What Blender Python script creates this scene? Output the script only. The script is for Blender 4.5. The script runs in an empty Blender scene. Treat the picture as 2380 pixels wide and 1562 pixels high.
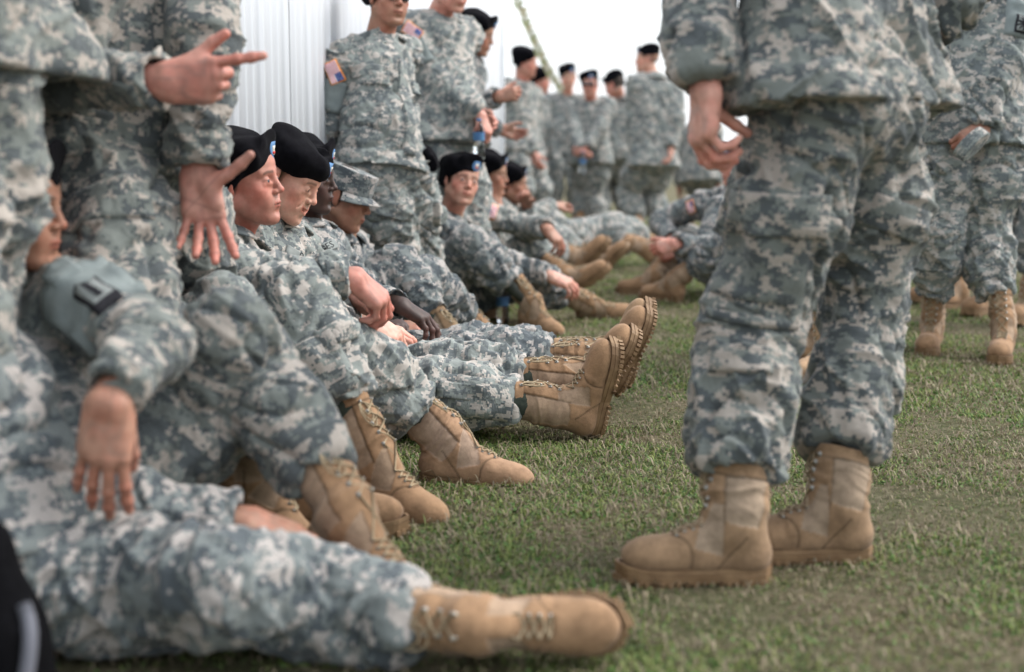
import bpy, math, random, time
import numpy as np
from mathutils import Vector, Matrix
from mathutils.bvhtree import BVHTree
T0 = time.time()
QUALITY = 1.0      # 1 = final voxel sizes
rng = np.random.default_rng(7)
random.seed(7)
scene = bpy.context.scene
COL = scene.collection
R_ = math.radians
# ------------------------------------------------------------------ camera
YAW, PITCH, CAM_H = R_(8.1), R_(7.5), 0.85
FPX = 3305.0                       # focal length in pixels of a 2380 px wide frame
cam_d = bpy.data.cameras.new('camera')
cam = bpy.data.objects.new('camera', cam_d)
COL.objects.link(cam)
cam.location = (0, 0, CAM_H)
cam.rotation_euler = (R_(90) - PITCH, 0, YAW)
cam_d.lens = 50.0
cam_d.sensor_width = 36.0
cam_d.clip_start = 0.05
cam_d.clip_end = 2000
cam_d.dof.use_dof = True
cam_d.dof.focus_distance = 4.15
cam_d.dof.aperture_fstop = 2.0
cam_d.dof.aperture_blades = 0
scene.camera = cam
# ------------------------------------------------------------------ world, sun, exposure
world = bpy.data.worlds.new('World')
scene.world = world
world.use_nodes = True
SUN_EL, SUN_AZ = 46.0, 68.0   # azimuth: degrees from +Y towards +X, the side the light comes from
nt = world.node_tree
nt.nodes.clear()
sky = nt.nodes.new('ShaderNodeTexSky')
sky.sky_type = 'NISHITA'
sky.sun_disc = False
sky.sun_elevation = R_(SUN_EL)
sky.sun_rotation = R_(SUN_AZ)
sky.dust_density = 4.0
sky.air_density = 1.0
hs = nt.nodes.new('ShaderNodeHueSaturation')
hs.inputs['Saturation'].default_value = 0.6
bg = nt.nodes.new('ShaderNodeBackground')
bg.inputs['Strength'].default_value = 0.15
wo = nt.nodes.new('ShaderNodeOutputWorld')
nt.links.new(sky.outputs[0], hs.inputs['Color'])
cloud = nt.nodes.new('ShaderNodeMix')              # thin white cloud veil over the whole sky
cloud.data_type = 'RGBA'
cloud.inputs[0].default_value = 0.5
cloud.inputs[7].default_value = (7.4, 7.7, 8.0, 1)
nt.links.new(hs.outputs[0], cloud.inputs[6])
nt.links.new(cloud.outputs[2], bg.inputs[0])
nt.links.new(bg.outputs[0], wo.inputs[0])
sun_d = bpy.data.lights.new('sun', 'SUN')
sun_d.energy = 1.5
sun_d.angle = R_(25)
sun_d.color = (1.0, 0.975, 0.94)
sun = bpy.data.objects.new('sun', sun_d)
COL.objects.link(sun)
sd = Vector((math.sin(R_(SUN_AZ)) * math.cos(R_(SUN_EL)), math.cos(R_(SUN_AZ)) * math.cos(R_(SUN_EL)), math.sin(R_(SUN_EL))))
sun.rotation_euler = sd.to_track_quat('Z', 'Y').to_euler()
sun.location = (3, 3, 12)
scene.view_settings.view_transform = 'Standard'
scene.view_settings.look = 'None'
scene.view_settings.gamma = 1.0
scene.view_settings.exposure = 0.95
scene.view_settings.use_curve_mapping = False
scene.render.engine = 'CYCLES'
scene.cycles.use_denoising = True
scene.cycles.max_bounces = 6
scene.cycles.diffuse_bounces = 3
scene.cycles.glossy_bounces = 3
scene.cycles.transmission_bounces = 6
scene.cycles.sample_clamp_indirect = 5.0

# ------------------------------------------------------------------ vectors and camera rays
V = lambda *a: np.array(a, dtype=np.float64)
def nrm(v):
    v = np.asarray(v, dtype=np.float64)
    return v / max(np.linalg.norm(v), 1e-9)
Mc = Matrix.Rotation(YAW, 3, 'Z') @ Matrix.Rotation(R_(90) - PITCH, 3, 'X')
CR, CU, CF = V(*Mc.col[0]), V(*Mc.col[1]), -V(*Mc.col[2])
CAM = V(0, 0, CAM_H)
HF = nrm([CF[0], CF[1], 0])        # horizontal forward
UP = V(0, 0, 1)
def ray(px, py): return CF + CR * (px - 1190) / FPX + CU * (781 - py) / FPX
def W(px, py, z): return CAM + z * ray(px, py)
def WG(px, py, h):
    d = ray(px, py); return CAM + d * ((h - CAM_H) / d[2])
def proj(p):
    d = np.asarray(p) - CAM; z = d @ CF
    return V(1190 + FPX * (d @ CR) / z, 781 - FPX * (d @ CU) / z)
def cd(r, u, t):                   # direction: image right, up, towards the camera
    return nrm(CR * r + UP * u - HF * t)
def frame(y, z):                   # columns x, y, z with y kept
    y = nrm(y); x = nrm(np.cross(y, z)); return np.stack([x, y, np.cross(x, y)], 1)

# ------------------------------------------------------------------ noise
_T = rng.random((32, 32, 32)).astype(np.float32) * 2 - 1
def vnoise(x, y, z):
    i, j, k = np.floor(x).astype(np.int32), np.floor(y).astype(np.int32), np.floor(z).astype(np.int32)
    u, v, w = x - i, y - j, z - k
    u, v, w = u * u * (3 - 2 * u), v * v * (3 - 2 * v), w * w * (3 - 2 * w)
    i0, j0, k0 = i & 31, j & 31, k & 31
    i1, j1, k1 = (i + 1) & 31, (j + 1) & 31, (k + 1) & 31
    a = _T[i0, j0, k0] * (1 - u) + _T[i1, j0, k0] * u
    b = _T[i0, j1, k0] * (1 - u) + _T[i1, j1, k0] * u
    c = _T[i0, j0, k1] * (1 - u) + _T[i1, j0, k1] * u
    d = _T[i0, j1, k1] * (1 - u) + _T[i1, j1, k1] * u
    return (a * (1 - v) + b * v) * (1 - w) + (c * (1 - v) + d * v) * w

# ------------------------------------------------------------------ distance fields meshed by surface nets
class Field:
    def __init__(s): s.ops = []
    def cone(s, a, b, r1, r2=None, k=.03, op='+'):
        a, b = np.asarray(a, float), np.asarray(b, float)
        r2 = r1 if r2 is None else r2
        lo = np.minimum(a - r1, b - r2); hi = np.maximum(a + r1, b + r2)
        s.ops.append((op, 'cone', (a, b, r1, r2), k, lo, hi)); return s
    def chain(s, pts, rs, k=.03, op='+'):
        for i in range(len(pts) - 1): s.cone(pts[i], pts[i + 1], rs[i], rs[i + 1], k, op)
        return s
    def ell(s, c, r, k=.02, op='+', rot=None):
        c, r = np.asarray(c, float), np.asarray(r, float)
        m = r.max()
        s.ops.append((op, 'ell', (c, r, rot), k, c - m, c + m)); return s
    def cyl(s, a, n, h, r, k=.004, op='-'):
        a = np.asarray(a, float); n = nrm(n); m = math.hypot(h, r)
        s.ops.append((op, 'cyl', (a, n, h, r), k, a - m, a + m)); return s
    def plane(s, a, n, k=.004, op='-'):        # removes the side n points to
        s.ops.append((op, 'plane', (np.asarray(a, float), nrm(n)), k, None, None)); return s
    def grid(s, h, lo=None, hi=None):
        if lo is None:
            P = [o for o in s.ops if o[0] == '+']
            lo = np.min([o[4] for o in P], 0) - 3 * h; hi = np.max([o[5] for o in P], 0) + 3 * h
        n = np.ceil((hi - lo) / h).astype(int) + 1
        ax = [(lo[i] + h * np.arange(n[i])).astype(np.float32) for i in range(3)]
        G = np.full(n, .5, np.float32)
        for op, kind, pr, k, l, u in s.ops:
            if l is None: sl = [slice(0, n[i]) for i in range(3)]
            else:
                m = (k if op == '+' else .004) + 2.5 * h
                sl = [slice(max(0, int((l[i] - m - lo[i]) / h)), max(0, min(n[i], int((u[i] + m - lo[i]) / h) + 2))) for i in range(3)]
            if any(q.stop <= q.start for q in sl): continue
            X, Y, Z = ax[0][sl[0]][:, None, None], ax[1][sl[1]][None, :, None], ax[2][sl[2]][None, None, :]
            d = _dist(kind, pr, X, Y, Z)
            g = G[tuple(sl)]
            if op == '+':
                q = np.maximum(k - np.abs(g - d), 0) / k
                G[tuple(sl)] = np.minimum(g, d) - q * q * k * .25
            else:
                d = -d
                q = np.maximum(k - np.abs(g - d), 0) / k
                G[tuple(sl)] = np.maximum(g, d) + q * q * k * .25
        return G, lo, h
    def mesh(s, h): return nets(*s.grid(h))
def _dist(kind, pr, X, Y, Z):
    f = np.float32
    if kind == 'cone':
        a, b, r1, r2 = pr; d = b - a; dd = f(max(d @ d, 1e-12))
        x, y, z = X - f(a[0]), Y - f(a[1]), Z - f(a[2])
        t = np.clip((x * f(d[0]) + y * f(d[1]) + z * f(d[2])) / dd, 0, 1)
        return np.sqrt((x - t * f(d[0])) ** 2 + (y - t * f(d[1])) ** 2 + (z - t * f(d[2])) ** 2) - (f(r1) + t * f(r2 - r1))
    if kind == 'ell':
        c, r, M = pr
        x, y, z = X - f(c[0]), Y - f(c[1]), Z - f(c[2])
        if M is not None:
            M = M.astype(f)
            x, y, z = x * M[0, 0] + y * M[1, 0] + z * M[2, 0], x * M[0, 1] + y * M[1, 1] + z * M[2, 1], x * M[0, 2] + y * M[1, 2] + z * M[2, 2]
        a, b, c = x / f(r[0]), y / f(r[1]), z / f(r[2])
        k0 = np.sqrt(a * a + b * b + c * c)
        k1 = np.sqrt((a / f(r[0])) ** 2 + (b / f(r[1])) ** 2 + (c / f(r[2])) ** 2)
        return k0 * (k0 - 1) / np.maximum(k1, 1e-6)
    if kind == 'cyl':
        a, n, h, r = pr
        x, y, z = X - f(a[0]), Y - f(a[1]), Z - f(a[2])
        t = x * f(n[0]) + y * f(n[1]) + z * f(n[2])
        rr = np.sqrt(np.maximum(x * x + y * y + z * z - t * t, 0))
        return np.maximum(np.maximum(rr - f(r), -t), t - f(h))
    a, n = pr
    return -((X - f(a[0])) * f(n[0]) + (Y - f(a[1])) * f(n[1]) + (Z - f(a[2])) * f(n[2])) + 0 * X
def nets(G, lo, h):
    S = G < 0
    c = np.zeros(tuple(np.array(G.shape) - 1), np.int8)
    for dx in (0, 1):
        for dy in (0, 1):
            for dz in (0, 1):
                c += S[dx:S.shape[0] - 1 + dx, dy:S.shape[1] - 1 + dy, dz:S.shape[2] - 1 + dz]
    I = np.argwhere((c > 0) & (c < 8))
    idx = np.full(c.shape, -1, np.int32)
    idx[I[:, 0], I[:, 1], I[:, 2]] = np.arange(len(I))
    cor = np.array([(a, b, d) for a in (0, 1) for b in (0, 1) for d in (0, 1)])
    val = G[I[:, 0, None] + cor[:, 0], I[:, 1, None] + cor[:, 1], I[:, 2, None] + cor[:, 2]]
    acc = np.zeros((len(I), 3)); cnt = np.zeros(len(I))
    for i in range(8):
        for j in range(i + 1, 8):
            if np.abs(cor[i] - cor[j]).sum() != 1: continue
            a, b = val[:, i], val[:, j]
            m = (a < 0) != (b < 0)
            t = np.where(m, a / np.where(m, a - b, 1), 0)
            acc += np.where(m[:, None], cor[i] + t[:, None] * (cor[j] - cor[i]), 0); cnt += m
    v = lo + h * (I + acc / np.maximum(cnt, 1)[:, None])
    quads = []
    for axn in range(3):
        s0 = [slice(1, -1)] * 3; s1 = [slice(1, -1)] * 3
        s0[axn] = slice(0, -1); s1[axn] = slice(1, None)
        a, b = S[tuple(s0)], S[tuple(s1)]
        E = np.argwhere(a != b)
        if not len(E): continue
        inside = a[E[:, 0], E[:, 1], E[:, 2]]
        o = np.ones(3, int); o[axn] = 0
        E = E + o
        u, w = [(1, 2), (2, 0), (0, 1)][axn]
        du = np.zeros(3, int); du[u] = 1
        dw = np.zeros(3, int); dw[w] = 1
        q = np.stack([idx[tuple((E - du * i - dw * j).T)] for i, j in ((1, 1), (0, 1), (0, 0), (1, 0))], 1)
        q[~inside] = q[~inside][:, ::-1]
        quads.append(q)
    q = np.concatenate(quads) if quads else np.zeros((0, 4), int)
    return v, q[(q >= 0).all(1)]
def vnormals(v, q):
    n = np.cross(v[q[:, 2]] - v[q[:, 0]], v[q[:, 3]] - v[q[:, 1]])
    N = np.zeros_like(v)
    for i in range(q.shape[1]): 
        for a in range(3): N[:, a] += np.bincount(q[:, i], n[:, a], len(v))
    return N / np.maximum(np.linalg.norm(N, axis=1), 1e-9)[:, None]

# ------------------------------------------------------------------ mesh helpers
def mk(name, v, q, mat, parent=None, smooth=True, cl=None, col=None, uv=None, mats=None):
    """one mesh object from arrays; q is (n,4) or (n,3) or a list of polygons"""
    me = bpy.data.meshes.new(name)
    if not isinstance(q, list) and q.shape[1] == 4 and (q[:, 2] == q[:, 3]).any(): q = fix_quads(q)
    if isinstance(q, list):
        me.from_pydata([tuple(p) for p in v], [], q)
    else:
        n, k = q.shape
        me.vertices.add(len(v)); me.vertices.foreach_set('co', np.asarray(v, np.float32).ravel())
        me.loops.add(n * k); me.loops.foreach_set('vertex_index', q.astype(np.int32).ravel())
        me.polygons.add(n); me.polygons.foreach_set('loop_start', np.arange(0, n * k, k, dtype=np.int32))
        me.update(calc_edges=True)
    if smooth: me.polygons.foreach_set('use_smooth', np.ones(len(me.polygons), bool))
    if cl is not None:
        a = me.attributes.new('cl', 'FLOAT_VECTOR', 'CORNER' if len(cl) != len(v) else 'POINT')
        a.data.foreach_set('vector', np.asarray(cl, np.float32).ravel())
    if col is not None:
        a = me.attributes.new('col', 'FLOAT_COLOR', 'POINT')
        c4 = np.ones((len(v), 4), np.float32); c4[:, :3] = col
        a.data.foreach_set('color', c4.ravel())
    if uv is not None:
        l = me.uv_layers.new(name='UVMap')
        vi = np.zeros(len(me.loops), np.int32); me.loops.foreach_get('vertex_index', vi)
        l.data.foreach_set('uv', np.asarray(uv, np.float32)[vi].ravel())
    me.materials.append(mat)
    o = bpy.data.objects.new(name, me); COL.objects.link(o)
    if parent is not None: attach(o, parent)
    return o
def attach(o, parent):             # meshes are written in world coordinates
    o.parent = parent
    if parent.type == 'EMPTY': o.location = -parent.location
def empty(name, loc, label, cat, group=None):
    o = bpy.data.objects.new(name, None); COL.objects.link(o)
    o.empty_display_size = .1
    o.location = [float(x) for x in loc]; tag(o, label, cat, group); return o
def tag(o, label=None, cat=None, group=None, kind=None):
    if label: o['label'] = label
    if cat: o['category'] = cat
    if group: o['group'] = group
    if kind: o['kind'] = kind
    return o
def join(parts):
    vs, qs, n = [], [], 0
    for v, q in parts:
        vs.append(v); qs.append(np.asarray(q) + n); n += len(v)
    return np.concatenate(vs), np.concatenate(qs)
def tube(pts, r, n=6, closed=False):
    pts = np.asarray(pts, float); m = len(pts)
    r = np.broadcast_to(r, (m,))
    V_, Q = [], []
    prev = None
    for i in range(m):
        a = pts[(i + 1) % m] if (closed or i < m - 1) else pts[i]
        b = pts[i - 1] if (closed or i > 0) else pts[i]
        t = nrm(a - b)
        if prev is None: prev = nrm(np.cross(t, V(.3, .5, .8)))
        x = nrm(prev - t * (prev @ t)); prev = x; y = np.cross(t, x)
        for k in range(n):
            an = 2 * math.pi * k / n
            V_.append(pts[i] + r[i] * (x * math.cos(an) + y * math.sin(an)))
    for i in range(m if closed else m - 1):
        for k in range(n):
            i2 = (i + 1) % m
            Q.append((i * n + k, i2 * n + k, i2 * n + (k + 1) % n, i * n + (k + 1) % n))
    if not closed:
        for e in (0, m - 1):
            c = len(V_); V_.append(pts[e])
            for k in range(n):
                a, b = e * n + k, e * n + (k + 1) % n
                Q.append((c, b, a, a) if e == 0 else (c, a, b, b))
    V_, Q = np.array(V_), np.array(Q)
    return V_, Q
def box(c, M, s):
    """box centred at c with half sizes s in frame M (columns)"""
    P = [(x, y, z) for x in (-1, 1) for y in (-1, 1) for z in (-1, 1)]
    v = np.array([np.asarray(c) + M @ (np.array(p) * s) for p in P])
    return v, np.array([(0, 1, 3, 2), (4, 6, 7, 5), (0, 4, 5, 1), (2, 3, 7, 6), (0, 2, 6, 4), (1, 5, 7, 3)])
def fix_quads(q):
    """degenerate quads (repeated last index) become triangles"""
    return [tuple(int(a) for a in (f[:3] if f[2] == f[3] else f)) for f in q]

# ------------------------------------------------------------------ materials
def mat_new(name, rough=.7, spec=.3):
    m = bpy.data.materials.new(name); m.use_nodes = True
    n = m.node_tree; b = n.nodes['Principled BSDF']
    b.inputs['Roughness'].default_value = rough
    b.inputs['Specular IOR Level'].default_value = spec
    return m, n, b
def N(n, t, **kw):
    x = n.nodes.new(t)
    for k, v in kw.items():
        if k in x.inputs: x.inputs[k].default_value = v
        else: setattr(x, k, v)
    return x
def ramp(n, stops, interp='LINEAR'):
    r = n.nodes.new('ShaderNodeValToRGB'); r.color_ramp.interpolation = interp
    e = r.color_ramp.elements
    while len(e) < len(stops): e.new(.5)
    for i, (p, c) in enumerate(stops):
        e[i].position = p; e[i].color = (*c, 1) if len(c) == 3 else c
    return r
def math_(n, op, a, b=None):
    m = n.nodes.new('ShaderNodeMath'); m.operation = op
    for i, x in enumerate((a, b)):
        if x is None: continue
        if isinstance(x, (int, float)): m.inputs[i].default_value = x
        else: n.links.new(x, m.inputs[i])
    return m.outputs[0]
def bump(n, b, h, strength, dist):
    bu = n.nodes.new('ShaderNodeBump'); bu.inputs['Strength'].default_value = strength
    bu.inputs['Distance'].default_value = dist
    n.links.new(h, bu.inputs['Height']); n.links.new(bu.outputs[0], b.inputs['Normal']); return bu
def mix(n, f, a, b, mode='MIX'):
    m = n.nodes.new('ShaderNodeMix'); m.data_type = 'RGBA'; m.blend_type = mode
    for s, x in ((0, f), (6, a), (7, b)):
        if isinstance(x, (int, float)): m.inputs[s].default_value = x
        elif isinstance(x, tuple): m.inputs[s].default_value = (*x, 1)
        else: n.links.new(x, m.inputs[s])
    return m.outputs[2]

def camo(name, light, mid, dark, cell=.0055):
    m, n, b = mat_new(name, .92, .15)
    L = n.links
    at = N(n, 'ShaderNodeAttribute', attribute_name='cl')
    sn = n.nodes.new('ShaderNodeVectorMath'); sn.operation = 'SNAP'
    L.new(at.outputs['Vector'], sn.inputs[0]); sn.inputs[1].default_value = (cell * 1.15, cell * 1.15, cell)
    def layer(scale, off, det, rough=.62):
        mp = N(n, 'ShaderNodeMapping'); L.new(sn.outputs[0], mp.inputs[0])
        mp.inputs['Scale'].default_value = (scale * .60, scale * .60, scale * 1.1)
        mp.inputs['Location'].default_value = off
        t = N(n, 'ShaderNodeTexNoise', Scale=1.0, Detail=det, Roughness=rough)
        L.new(mp.outputs[0], t.inputs['Vector']); return t.outputs['Fac']
    a = layer(30, (3, 1, 7), 4.5, .66)
    c = layer(28, (11, 5, 2), 4.5, .68)
    d = layer(75, (1, 15, 9), 2.5, .6)
    f1 = math_(n, 'GREATER_THAN', a, .540)
    f2 = math_(n, 'GREATER_THAN', c, .50)
    f3 = math_(n, 'GREATER_THAN', d, .645)
    c1 = mix(n, f2, mid, dark)
    c2 = mix(n, f1, c1, light)
    c3 = mix(n, f3, c2, mid)
    tn = N(n, 'ShaderNodeTexNoise', Scale=3.0, Detail=3.0); L.new(at.outputs['Vector'], tn.inputs['Vector'])
    dirt = math_(n, 'MULTIPLY_ADD', tn.outputs['Fac'], .3); n.nodes[-1].inputs[2].default_value = .85
    hv = N(n, 'ShaderNodeHueSaturation'); L.new(c3, hv.inputs['Color']); L.new(dirt, hv.inputs['Value'])
    L.new(hv.outputs[0], b.inputs['Base Color'])
    b.inputs['Sheen Weight'].default_value = .15
    w = N(n, 'ShaderNodeTexNoise', Scale=38.0, Detail=5.0, Roughness=.6, Distortion=1.2)
    mp2 = N(n, 'ShaderNodeMapping'); mp2.inputs['Rotation'].default_value = (.5, .6, .3); mp2.inputs['Scale'].default_value = (1, .45, .8)
    L.new(at.outputs['Vector'], mp2.inputs[0]); L.new(mp2.outputs[0], w.inputs['Vector'])
    w2 = N(n, 'ShaderNodeTexNoise', Scale=900.0, Detail=2.0); L.new(at.outputs['Vector'], w2.inputs['Vector'])
    w3 = N(n, 'ShaderNodeTexNoise', Scale=15.0, Detail=2.0, Roughness=.4, Distortion=2.2)
    w3.noise_type = 'RIDGED_MULTIFRACTAL'
    n.links.new(mp2.outputs[0], w3.inputs['Vector'])
    hh = math_(n, 'ADD', math_(n, 'ADD', w.outputs['Fac'], math_(n, 'MULTIPLY', w3.outputs['Fac'], .45)), math_(n, 'MULTIPLY', w2.outputs['Fac'], .06))
    bump(n, b, hh, .55, .012)
    return m
CAMO = camo('digital_camo_cloth', (.335, .303, .268), (.155, .172, .160), (.078, .090, .094))
CAMO2 = camo('digital_camo_cloth_bluish', (.340, .316, .296), (.150, .170, .168), (.073, .087, .096))
CAMO3 = camo('digital_camo_cloth_faded', (.400, .370, .336), (.208, .232, .220), (.116, .133, .137))

def skin(name, rough=.55):
    m, n, b = mat_new(name, rough, .4)
    at = N(n, 'ShaderNodeAttribute', attribute_name='col')
    g = N(n, 'ShaderNodeNewGeometry')
    t = N(n, 'ShaderNodeTexNoise', Scale=45.0, Detail=4.0)
    n.links.new(g.outputs['Position'], t.inputs['Vector'])
    r = ramp(n, [(.3, (.82, .74, .70)), (.7, (1.12, 1.08, 1.05))])
    n.links.new(t.outputs['Fac'], r.inputs[0])
    c = mix(n, 1.0, at.outputs['Color'], r.outputs[0], 'MULTIPLY')
    t4 = N(n, 'ShaderNodeTexNoise', Scale=17.0, Detail=5.0, Roughness=.65); n.links.new(g.outputs['Position'], t4.inputs['Vector'])
    r4 = ramp(n, [(.35, (1.10, .90, .88)), (.65, (.95, 1.05, 1.04))]); n.links.new(t4.outputs['Fac'], r4.inputs[0])
    c = mix(n, .8, c, mix(n, 1.0, c, r4.outputs[0], 'MULTIPLY'))
    n.links.new(c, b.inputs['Base Color'])
    b.inputs['Subsurface Weight'].default_value = .12
    b.inputs['Subsurface Radius'].default_value = (1, .35, .2)
    b.inputs['Subsurface Scale'].default_value = .008
    t2 = N(n, 'ShaderNodeTexNoise', Scale=420.0, Detail=3.0)
    n.links.new(g.outputs['Position'], t2.inputs['Vector'])
    bump(n, b, t2.outputs['Fac'], .25, .0012)
    return m
SKIN = skin('skin')
def noisy(name, c1, c2, scale, rough=.8, spec=.25, bs=.3, bd=.002, sheen=0, coord='Object', detail=5.0, bscale=None):
    m, n, b = mat_new(name, rough, spec)
    tc = N(n, 'ShaderNodeTexCoord')
    t = N(n, 'ShaderNodeTexNoise', Scale=scale, Detail=detail); n.links.new(tc.outputs[coord], t.inputs['Vector'])
    r = ramp(n, [(.3, c1), (.7, c2)]); n.links.new(t.outputs['Fac'], r.inputs[0])
    n.links.new(r.outputs[0], b.inputs['Base Color'])
    t2 = N(n, 'ShaderNodeTexNoise', Scale=bscale or scale * 6, Detail=3.0); n.links.new(tc.outputs[coord], t2.inputs['Vector'])
    bump(n, b, t2.outputs['Fac'], bs, bd)
    b.inputs['Sheen Weight'].default_value = sheen
    return m
BERET = noisy('black_wool', (.003, .003, .004), (.0065, .0065, .0085), 60, 1.0, .04, .5, .002, .02, bscale=700)
LEATHER = noisy('black_leather_band', (.012, .012, .012), (.02, .02, .02), 40, .45, .4)
def bootmat():
    m, n, b = mat_new('boot_suede_and_nylon', .9, .12)
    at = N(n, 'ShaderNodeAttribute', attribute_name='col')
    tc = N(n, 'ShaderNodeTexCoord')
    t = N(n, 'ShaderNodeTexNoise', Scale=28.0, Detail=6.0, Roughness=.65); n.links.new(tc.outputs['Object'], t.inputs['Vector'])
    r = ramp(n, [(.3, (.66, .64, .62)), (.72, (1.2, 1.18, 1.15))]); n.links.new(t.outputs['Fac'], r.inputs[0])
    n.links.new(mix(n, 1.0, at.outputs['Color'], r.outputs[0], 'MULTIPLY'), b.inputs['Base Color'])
    t2 = N(n, 'ShaderNodeTexNoise', Scale=500.0, Detail=3.0); n.links.new(tc.outputs['Object'], t2.inputs['Vector'])
    t3 = N(n, 'ShaderNodeTexNoise', Scale=70.0, Detail=6.0, Roughness=.7, Distortion=.8); n.links.new(tc.outputs['Object'], t3.inputs['Vector'])
    bump(n, b, math_(n, 'ADD', math_(n, 'MULTIPLY', t2.outputs['Fac'], .3), t3.outputs['Fac']), .5, .004)
    b.inputs['Sheen Weight'].default_value = .1
    return m
BOOT = bootmat()
SOLE = noisy('tan_rubber_sole', (.15, .088, .045), (.25, .16, .085), 22, .6, .3)
LACE = noisy('tan_lace_cord', (.25, .19, .12), (.36, .29, .19), 200, .9)
METAL = noisy('dull_nickel', (.30, .30, .28), (.42, .42, .40), 50, .35, .6, .1, .0005)
METAL.node_tree.nodes['Principled BSDF'].inputs['Metallic'].default_value = .6
SOCK = noisy('dark_green_sock', (.03, .04, .032), (.05, .06, .048), 80, .95)
HAIR = noisy('dark_short_hair', (.018, .013, .01), (.05, .036, .026), 90, .8, .3, .8, .004, bscale=600)
HAIR_GREY = noisy('greying_short_hair', (.06, .055, .05), (.16, .15, .14), 90, .8, .3, .8, .004, bscale=600)
SHIRT = noisy('sand_undershirt', (.34, .29, .22), (.40, .35, .27), 40, .95)
PATCH = noisy('sage_fleece_patch', (.17, .20, .20), (.22, .25, .245), 30, .98, .1, .5, .002)
BLACKTHREAD = noisy('black_embroidery', (.012, .012, .016), (.03, .03, .035), 90, .9)
TAPE = noisy('grey_name_tape', (.20, .22, .215), (.26, .28, .27), 50, .95)
EYE_W = noisy('eye_white', (.62, .58, .55), (.7, .66, .62), 20, .2, .5, 0, .001)
IRIS = noisy('eye_iris', (.03, .04, .05), (.06, .07, .08), 200, .15, .6, 0, .001)
LENS = noisy('dark_sunglass_lens', (.008, .008, .01), (.012, .012, .014), 10, .06, .8, 0, .001)
TEETH = noisy('teeth', (.62, .58, .5), (.68, .64, .56), 20, .3, .5, 0, .001)
def plain(name, c, rough=.6, spec=.3):
    return noisy(name, tuple(x * .92 for x in c), tuple(min(1, x * 1.08) for x in c), 25, rough, spec, .1, .001)
BLUE_BADGE = plain('badge_blue', (.09, .20, .38), .7)
SILVER_BADGE = plain('badge_silver', (.6, .58, .5), .3, .6)
RED_T = plain('badge_red', (.5, .05, .04), .8)
GOLD = plain('gold_metal', (.75, .52, .16), .3, .6); GOLD.node_tree.nodes['Principled BSDF'].inputs['Metallic'].default_value = 1
def flagmat():
    m, n, b = mat_new('flag_embroidery', .85, .2)
    uv = N(n, 'ShaderNodeUVMap', uv_map='UVMap'); s = n.nodes.new('ShaderNodeSeparateXYZ'); n.links.new(uv.outputs[0], s.inputs[0])
    u, v = s.outputs[0], s.outputs[1]
    st = math_(n, 'FLOORED_MODULO' if False else 'MODULO', math_(n, 'MULTIPLY', v, 13.0), 2.0)
    st = math_(n, 'LESS_THAN', st, 1.0)
    c = mix(n, st, (.72, .68, .68), (.62, .16, .20))
    can = math_(n, 'MULTIPLY', math_(n, 'GREATER_THAN', u, .60), math_(n, 'GREATER_THAN', v, .46))
    vo = N(n, 'ShaderNodeTexVoronoi', Scale=14.0); n.links.new(uv.outputs[0], vo.inputs['Vector'])
    star = math_(n, 'LESS_THAN', vo.outputs['Distance'], .22)
    cc = mix(n, star, (.07, .10, .26), (.6, .6, .66))
    c = mix(n, can, c, cc)
    e = .07
    edge = math_(n, 'MAXIMUM', math_(n, 'GREATER_THAN', math_(n, 'ABSOLUTE', math_(n, 'SUBTRACT', u, .5)), .5 - e * .6),
                 math_(n, 'GREATER_THAN', math_(n, 'ABSOLUTE', math_(n, 'SUBTRACT', v, .5)), .5 - e))
    c = mix(n, edge, c, (.72, .26, .06))
    n.links.new(c, b.inputs['Base Color']); return m
FLAG = flagmat()
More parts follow.
